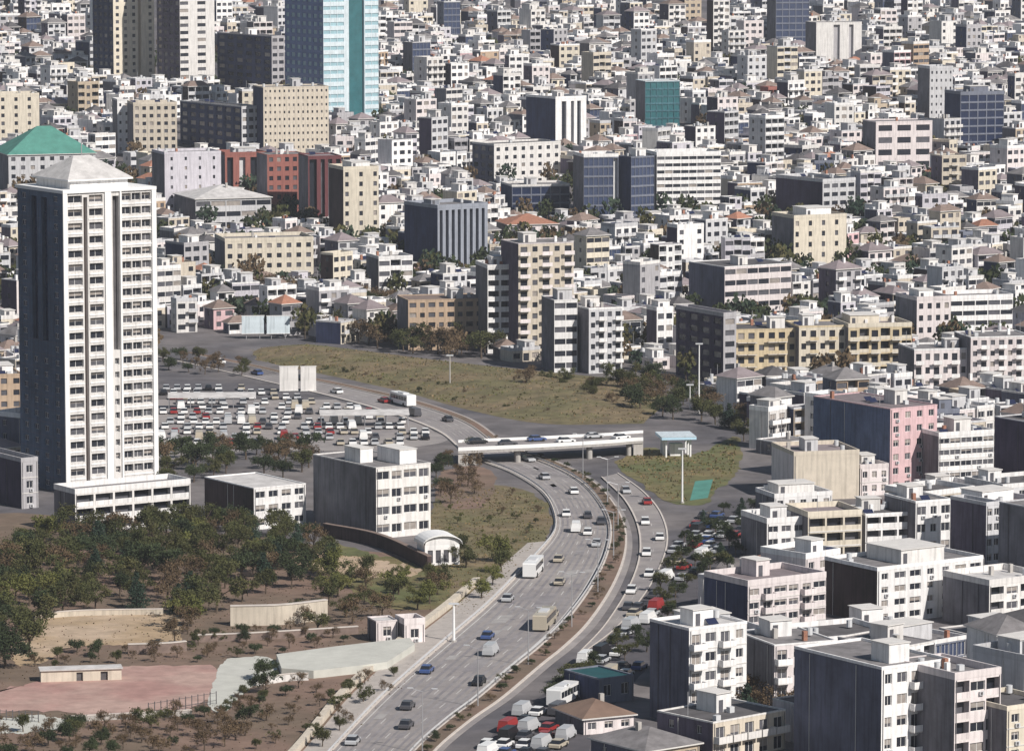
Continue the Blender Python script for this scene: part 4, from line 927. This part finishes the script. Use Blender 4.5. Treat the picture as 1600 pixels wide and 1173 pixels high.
grove([(250, 556), (330, 566), (395, 578), (395, 588), (320, 586), (250, 578)], 6, ['brown', 'dark', 'olive'], 3, 5, 'between the highway and car park by the tower', 18)
grove([(1090, 612), (1260, 618), (1265, 650), (1200, 700), (1150, 690), (1110, 650)], 7, ['dark', 'olive', 'brown'], 3.5, 6, 'right of the tallest mast', 22)
grove([(330, 1118), (400, 1078), (480, 1070), (420, 1100), (360, 1130)], 4, ['dark', 'olive', 'brown'], 1.6, 3.0, 'along the lower edge of the paved court', 14)
grove([(30, 1036), (120, 1020), (260, 1022), (300, 1030), (200, 1036), (60, 1050)], 4.5, ['dark', 'olive', 'brown'], 1.6, 3.2, 'above the red court', 14)
grove([(345, 1125), (430, 1085), (560, 1075), (540, 1110), (480, 1165), (350, 1175)], 4.5, ['brown', 'brown', 'olive'], 1.2, 2.6, 'on the brown slope below the terrace', 30)
grove([(290, 1010), (360, 985), (510, 985), (560, 1000), (430, 1025), (300, 1035)], 4.5, ['brown', 'olive', 'dark'], 1.4, 3.0, 'between the pale wall and the terrace', 24)
# median shrubs
SH = []
for i in range(4, 96, 2):
    p = lerp(A[i], B[i], .835 + tr_.uniform(-.05, .05)); SH.append(p)
for i, p in enumerate(SH):
    k = tr_.choice(['olive', 'brown', 'dark']); o = tag(link('shrub', None, None, (p[0], p[1], .3), tr_.random() * 6), '%s low shrub on the median, %s from the bottom edge' % (KW[k].replace(' thin-leaved', ''), ordn(i + 1)), 'shrub', 'shrubs on the highway median')
    h = tr_.uniform(1.1, 1.8); o.scale = (h * 1.3, h * 1.3, h); c, t = tree_meshes(k, tr_.randrange(3)); link('crown', c, o); link('trunk', t, o)
# scattered street trees in the city
cnt = 0; st = []
while cnt < 95 and len(st) < 36:
    px, py = tr_.uniform(0, 1600), tr_.choice([tr_.uniform(620, 1150), tr_.uniform(120, 620), tr_.uniform(300, 620)]); x, y, z = G(px, py); cnt += .01
    if any(pip(px, py, P_) for P_ in OPEN): continue
    if any(seg_overlap(((x - 1, y - 1), 0, 2, 2), (f[0][:2], *f[1:]), .5) for f in FOOT if abs(f[0][0] - x) < 60 and abs(f[0][1] - y) < 60): continue
    st.append((x, y, z, px, py))
near_of = {}
for x, y, z, px, py in st:
    h = min(LAND, key=lambda h: (h['cx'] - px) ** 2 + (h['cy'] - py) ** 2); near_of.setdefault(h['short'], []).append((x, y, z))
for sh, lst in near_of.items():
    for i, (x, y, z) in enumerate(sorted(lst, key=lambda e: e[0] / e[1])):
        k = tr_.choice(['dark', 'olive', 'brown', 'conifer'])
        plant_tree(x, y, z, tr_.uniform(4, 7.5), k, '%s street tree, %s from the left around %s' % (KW[k], ordn(i + 1), sh), 'street trees among the blocks', tr_)

# ================================================================== CARS
CM = {}
def car_meshes(col, van=False):
    k = (col, van)
    if k in CM: return CM[k]
    p = 'car_' + col; b = MB(); g_ = MB(); L, Wd = (4.3, 1.75) if not van else (5.2, 1.95)
    prof = [(-.5, .32), (.5, .32), (.5, .62), (.47, .74), (.26, .86), (-.45, .88), (-.5, .74)] if not van else [(-.5, .34), (.5, .34), (.5, .8), (.47, 1.0), (.40, 1.1), (-.5, 1.1)]
    n = len(prof); v = []
    for sy in (-1, 1):
        v += [(x * L, sy * Wd / 2 * (1 if z < .8 else .96), z) for x, z in prof]
    b.add(v, [tuple(range(n - 1, -1, -1))[::-1], tuple(range(2 * n - 1, n - 1, -1))] + [(i, n + i, n + (i + 1) % n, (i + 1) % n) for i in range(n)], p)
    zt, zr = (.87, 1.42) if not van else (1.1, 2.05)
    xa, xb, xc_, xd = (-.43 * L, .24 * L, .08 * L, -.30 * L) if not van else (-.49 * L, .40 * L, .28 * L, -.47 * L)
    w1, w2 = Wd / 2 * .93, Wd / 2 * .78
    vv = [(xa, -w1, zt), (xb, -w1, zt), (xb, w1, zt), (xa, w1, zt), (xd, -w2, zr - .06), (xc_, -w2, zr - .06), (xc_, w2, zr - .06), (xd, w2, zr - .06)]
    side = 'carglass' if not van else p
    g_.add(vv, [(0, 1, 5, 4), (1, 2, 6, 5), (2, 3, 7, 6), (3, 0, 4, 7)], [side, 'carglass', side, 'carglass' if not van else p])
    r = MB(); r.box(xd - .03, xc_ + .05, -w2 - .02, w2 + .02, zr - .058, zr, p)
    w = MB(); N = 12; R = .32; vv = [(R * cos(2 * pi * i / N), y, R * sin(2 * pi * i / N)) for y in (-.1, .1) for i in range(N)]
    w.add(vv, [(i, (i + 1) % N, N + (i + 1) % N, N + i) for i in range(N)] + [tuple(range(N)), tuple(range(2 * N - 1, N - 1, -1))], 'rubber')
    for q in (b, w):
        pass
    me = b.mesh('body'); bm = bmesh.new(); bm.from_mesh(me); bmesh.ops.recalc_face_normals(bm, faces=bm.faces); bm.to_mesh(me)
    CM[k] = (me, g_.mesh('cabin'), r.mesh('car_roof'), w.mesh('wheel'), L, Wd); return CM[k]
def car(x, y, z, rz, col, label, group, van=False):
    o = thing('parked_car' if 'parked' in group else 'car', label, 'van' if van else 'car', (x, y, z), rz, group)
    b, g_, r, w, L, Wd = car_meshes(col, van)
    link('body', b, o); link('cabin_windows', g_, o); link('roof_panel', r, o)
    for sx in (-.31, .31):
        for sy in (-1, 1): link('wheel', w, o, (sx * L, sy * (Wd / 2 - .06), .32))
CC = ['white'] * 5 + ['silver'] * 4 + ['black'] * 2 + ['darkgrey'] * 3 + ['red', 'blue', 'beige']
cr = random.Random(21)
def on_rail(A, B, i, t):
    f = int(i); p = lerp(A[f], B[f], t); q = lerp(A[f + 1], B[f + 1], t); k = i - f; return (*lerp(p, q, k), math.atan2(q[1] - p[1], q[0] - p[0]))
lst = [(8, .12), (11, .45), (15, .28), (20, .62), (23, .12), (27, .44), (31, .28), (36, .61), (41, .12), (45, .45), (52, .28), (56, .60), (60, .45), (61.5, .28), (63, .62), (65.5, .45), (67, .14), (74, .44), (80, .28), (86, .6), (92, .3), (104, .5), (108, .2), (114, .4), (120, .25), (126, .6), (131, .3), (137, .5)]
lst.sort()
for k, (i, t) in enumerate(lst):
    x, y, a = on_rail(A, B, i, t); c = cr.choice(CC); van = k in (5, 13, 22)
    car(x, y, .10, a + (pi if t > .5 else 0), c, '%s %s on the highway, %s in line from the bottom edge' % (c.replace('darkgrey', 'dark grey'), 'van' if van else 'car', ordn(k + 1)), 'traffic on the highway', van)
for k, i in enumerate((12, 17, 22, 29, 34, 40, 47, 52)):
    x, y, a = on_rail(RA, RB, i, .28 if k % 2 else .72); c = cr.choice(CC)
    car(x, y, .12, a + (pi if k % 2 else 0), c, '%s car on the side road, %s from its lower end' % (c.replace('darkgrey', 'dark grey'), ordn(k + 1)), 'traffic on the side road')
for k in range(6):
    x, y, a = on_rail(FA, FB, 4 + 6 * k, .3 if k % 2 else .7); c = cr.choice(CC)
    car(x, y, ZD + .01, a, c, '%s car crossing the bridge, %s from its left end' % (c.replace('darkgrey', 'dark grey'), ordn(k + 1)), 'traffic on the bridge')
def bus(x, y, z, rz, col, label, L=11.0, group='buses and lorries'):
    o = thing('bus', label, 'bus', (x, y, z), rz, group); p = 'car_' + col; Wd = 2.5; b = MB()
    prof = [(-.5, .4), (.5, .4), (.5, 1.5), (.485, 2.85), (.46, 3.0), (-.485, 3.0), (-.5, 2.8)]; n = len(prof)
    b.add([(a * L, q * Wd / 2, c) for q in (-1, 1) for a, c in prof], [tuple(range(n)), tuple(range(2 * n - 1, n - 1, -1))] + [(i, n + i, n + (i + 1) % n, (i + 1) % n) for i in range(n)], p)
    me = b.mesh('body'); bm = bmesh.new(); bm.from_mesh(me); bmesh.ops.recalc_face_normals(bm, faces=bm.faces); bm.to_mesh(me); link('body', me, o)
    for q in (-1, 1):
        for i in range(6): b = MB(); b.box((-.45 + .15 * i) * L, (-.45 + .15 * i + .135) * L, q * 1.252 - .012, q * 1.252 + .012, 1.5, 2.5, 'carglass'); b.build('window', o)
    b = MB(); b.box(.497 * L, .506 * L, -1.1, 1.1, 1.45, 2.6, 'carglass'); b.build('windscreen', o)
    b = MB(); b.box(-.2 * L, .1 * L, -.8, .8, 3.003, 3.25, 'tank'); b.build('roof_unit', o)
    w = car_meshes('white')[3]
    for sx in (-.3, .33):
        for sy in (-1, 1): q = link('wheel', w, o, (sx * L, sy * 1.2, .48)); q.scale = (1.5, 1.5, 1.5)
for i, t, col, lb in ((48.5, .13, 'white', 'white bus in the left lane of the highway bend'), (33.5, .62, 'beige', 'beige bus near the median of the lower highway'), (112, .55, 'white', 'white bus on the highway beyond the bridge')):
    x, y, a = on_rail(A, B, i, t); bus(x, y, .10, a, col, lb)
x, y, _ = G(880, 1098, 0); bus(x, y, .06, 1.2, 'white', 'white bus parked left of the brown-roofed house', 9.0); FOOT.append(((x - 5, y - 5, 0), 0, 10, 10))
def lot(poly, rows, ang, where, cap, dens=.75, CC=CC):
    w = gpts(poly); x0, x1 = min(p[0] for p in w), max(p[0] for p in w); y0, y1 = min(p[1] for p in w), max(p[1] for p in w); y = y0; n = 0; r_i = 0
    while y < y1 and n < cap:
        r_i += 1; x = x0; row = []
        while x < x1:
            if pip(x, y, w) and cr.random() < dens and not any((x - a) ** 2 + (y - c) ** 2 < 14 for a, c in TREES) and not any(seg_overlap(((x - 2, y - 2), 0, 4, 4), (f[0][:2], *f[1:]), .3) for f in FOOT if abs(f[0][0] - x) < 60 and abs(f[0][1] - y) < 60): row.append(x)
            x += cr.choice([2.6, 2.6, 2.8, 3.2])
        for i, x in enumerate(row):
            if n >= cap: break
            n += 1; c = cr.choice(CC); car(x, y + cr.gauss(0, .2), .06, pi / 2 + ang + cr.gauss(0, .03), c, '%s parked car, %s in the %s row of %s' % (c.replace('darkgrey', 'dark grey'), ordn(i + 1), ordn(r_i), where), 'parked cars in ' + where, cr.random() < .14)
        y += rows
lot([(250, 600), (420, 612), (560, 638), (672, 674), (690, 692), (560, 702), (400, 698), (250, 712)], 9.5, .1, 'the large car park', 190, .74, ['white'] * 9 + ['silver'] * 5 + ['beige'] * 2 + ['darkgrey', 'black', 'red'])
lot([(735, 1195), (800, 1122), (880, 1060), (965, 990), (1026, 920), (1052, 860), (1110, 795), (1180, 795), (1150, 860), (1080, 925), (1050, 975), (1000, 1015), (1000, 1055), (930, 1110), (870, 1190)], 6.6, -.35, 'the roadside strip', 130, .9)
# ================================================================== SMALLER THINGS
def long_roof(x0, x1, yb, label, dep=5.0, m='roof_pale', h=3.0, phi=4):
    C, ph, W, D, H, s = solve(x0, x0, x1, yb - 20, yb, phi=phi, D=dep)
    o = thing('carport', label, 'carport', C, ph); b = MB()
    b.add([(0, 0, h), (W, 0, h), (W, D, h + .7), (0, D, h + .7), (0, 0, h - .15), (W, 0, h - .15), (W, D, h + .55), (0, D, h + .55)], [(0, 1, 2, 3), (7, 6, 5, 4), (4, 5, 1, 0), (5, 6, 2, 1), (6, 7, 3, 2), (7, 4, 0, 3)], m); b.build('roof', o)
    for i in range(int(W / 5) + 1):
        for y in (.3, D - .3): b = MB(); b.cyl(.3 + i * (W - .6) / max(1, int(W / 5)), y, -.2, h + (.55 if y > 1 else -.16), .09, 'steel', 6); b.build('post', o)
long_roof(262, 400, 640, 'long pale carport roof nearest the tower in the large car park', phi=3)
long_roof(500, 640, 668, 'pale carport roof at the right end of the large car park', m='roof_pale')
def fence(px, n, label, h=2.2):
    w = gpts(px); o = thing('fence', label, 'fence', (*w[0], 0))
    for i in range(n):
        p = lerp(w[0], w[1], i / (n - 1)); b = MB(); b.box(p[0] - .07 - w[0][0], p[0] + .07 - w[0][0], p[1] - .07 - w[0][1], p[1] + .07 - w[0][1], -.2, h, 'roof_dark'); b.build('post', o)
    for z in (.7, h - .25): b = MB(); b.tube((0, 0, z), (w[1][0] - w[0][0], w[1][1] - w[0][1], z), .04, .04, 'roof_dark', 5); b.build('rail', o)
fence([(232, 1118), (338, 1100)], 12, 'dark post fence along the lower edge of the red court')
fence([(-10, 1124), (60, 1128)], 8, 'dark post fence at the left edge below the red court', 1.8)
C, ph, W, D, H, s = solve(58, 64, 190, 1048, 1066, phi=10, D=3)
sd_ = thing('store_building', 'low beige store with two dark doorways above the red court', 'store', C, ph); b, pn = MB(), MB()
facade(b, pn, (0, 0, 0), (1, 0), (0, -1), W, H, [(W * .44, W * .52, .05, H * .8, .4, None), (W * .74, W * .83, .05, H * .8, .4, None)], 'wall_beige', zb=-.3)
for O_, U_, N_, w_ in (((0, D, 0), (0, -1), (-1, 0), D), ((W, 0, 0), (0, 1), (1, 0), D), ((W, D, 0), (-1, 0), (0, 1), W)): facade(b, pn, O_, U_, N_, w_, H, [], 'wall_beige', zb=-.3)
b.build('wall', sd_)
for q in (.48, .785): b = MB(); b.quad((W * q - 1, .38, .0), (W * q + 1, .38, .0), (W * q + 1, .38, H * .85), (W * q - 1, .38, H * .85), 'roof_dark'); b.build('door', sd_)
b = MB(); b.box(-.2, W + .2, -.3, D + .2, H + .003, H + .2, 'roof_pale'); b.build('roof', sd_)
# dry tufts and scrub on grass and soil: uncountable ground cover
courts = [gpts(q) for q in ([(-30, 1090), (60, 1055), (190, 1036), (340, 1040), (322, 1100), (210, 1120), (100, 1114), (-30, 1120)], [(318, 1104), (340, 1036), (372, 1020), (432, 1028), (640, 1004), (650, 1018), (605, 1050), (490, 1066), (350, 1116)], [(1066, 768), (1085, 744), (1116, 744), (1106, 782), (1078, 788)])]
tf = MB(); gr_ = random.Random(77)
def tufts(poly, n, mats, h0, h1, z=.05, fn=None):
    w = gpts(poly); x0, x1 = min(p[0] for p in w), max(p[0] for p in w); y0, y1 = min(p[1] for p in w), max(p[1] for p in w)
    for _ in range(n):
        x, y = gr_.uniform(x0, x1), gr_.uniform(y0, y1)
        if not pip(x, y, w) or any(pip(x, y, q) for q in courts): continue
        h = gr_.uniform(h0, h1); m = gr_.choice(mats); zz = fn(x, y) if fn else z
        for k in range(4):
            a = gr_.random() * 2 * pi; c, s_ = cos(a), sin(a); r = h * gr_.uniform(.5, 1.0); q = gr_.uniform(-.4, .4) * h
            tf.quad((x - c * r, y - s_ * r, zz - .05), (x + c * r, y + s_ * r, zz - .05), (x + c * r * .5 + q, y + s_ * r * .5, zz + h), (x - c * r * .5 + q, y - s_ * r * .5, zz + h * .8), m)
soilpoly = [(-40, 1190), (500, 1190), (600, 1105), (690, 1012), (735, 960), (700, 890), (480, 850), (250, 832), (-40, 830)]
tufts(soilpoly, 5000, ['soil', 'soil', 'grass', 'leaf_brown'], .06, .22)
tufts([(672, 800), (700, 765), (800, 762), (846, 782), (862, 808), (853, 842), (813, 872), (788, 915), (743, 960), (705, 960), (690, 900), (668, 850)], 2600, ['grass', 'grass', 'grass_green', 'leaf_lime', 'soil_ochre'], .10, .3)
tufts([(962, 722), (1010, 702), (1080, 714), (1148, 686), (1150, 735), (1095, 786), (1045, 780), (1000, 756)], 1600, ['grass', 'grass_green', 'leaf_lime', 'soil_ochre'], .12, .4)
for i in range(59):
    for _ in range(60):
        k = gr_.uniform(0.03, .97); t = gr_.random(); p = lerp(lerp(EL[i], EU[i], k), lerp(EL[i + 1], EU[i + 1], k), t); zz = .04 + 1.7 * sin(pi * min(1, k * .62)) * min(1, i / 6, (59 - i) / 8)
        h = gr_.uniform(.10, .35); m = gr_.choice(['grass', 'grass', 'grass_green', 'leaf_lime', 'soil_ochre'])
        for _k in range(3):
            a = gr_.random() * 2 * pi; c, s_ = cos(a), sin(a); r = h
            tf.quad((p[0] - c * r, p[1] - s_ * r, zz - .1), (p[0] + c * r, p[1] + s_ * r, zz - .1), (p[0] + c * r * .5, p[1] + s_ * r * .5, zz + h + .15), (p[0] - c * r * .5, p[1] - s_ * r * .5, zz + h), m)
tag(tf.build('dry_grass_tufts'), 'dry tufts of grass and scrub covering the banks and slopes', 'grass', kind='stuff')
# ================================================================== HAZE
hz = MB(); hz.box(-900, 900, -60, 2700, -8, 175, 'ground'); me = hz.mesh('haze'); me.materials.clear()
hm = bpy.data.materials.new('haze_air'); hm.use_nodes = True; hn = hm.node_tree.nodes; hn.clear()
ho = hn.new('ShaderNodeOutputMaterial'); hv = hn.new('ShaderNodeVolumePrincipled'); hv.inputs['Color'].default_value = (.82, .87, .97, 1); hv.inputs['Density'].default_value = .000055
hm.node_tree.links.new(hv.outputs[0], ho.inputs['Volume']); me.materials.append(hm)
tag(link('haze', me), kind='stuff')
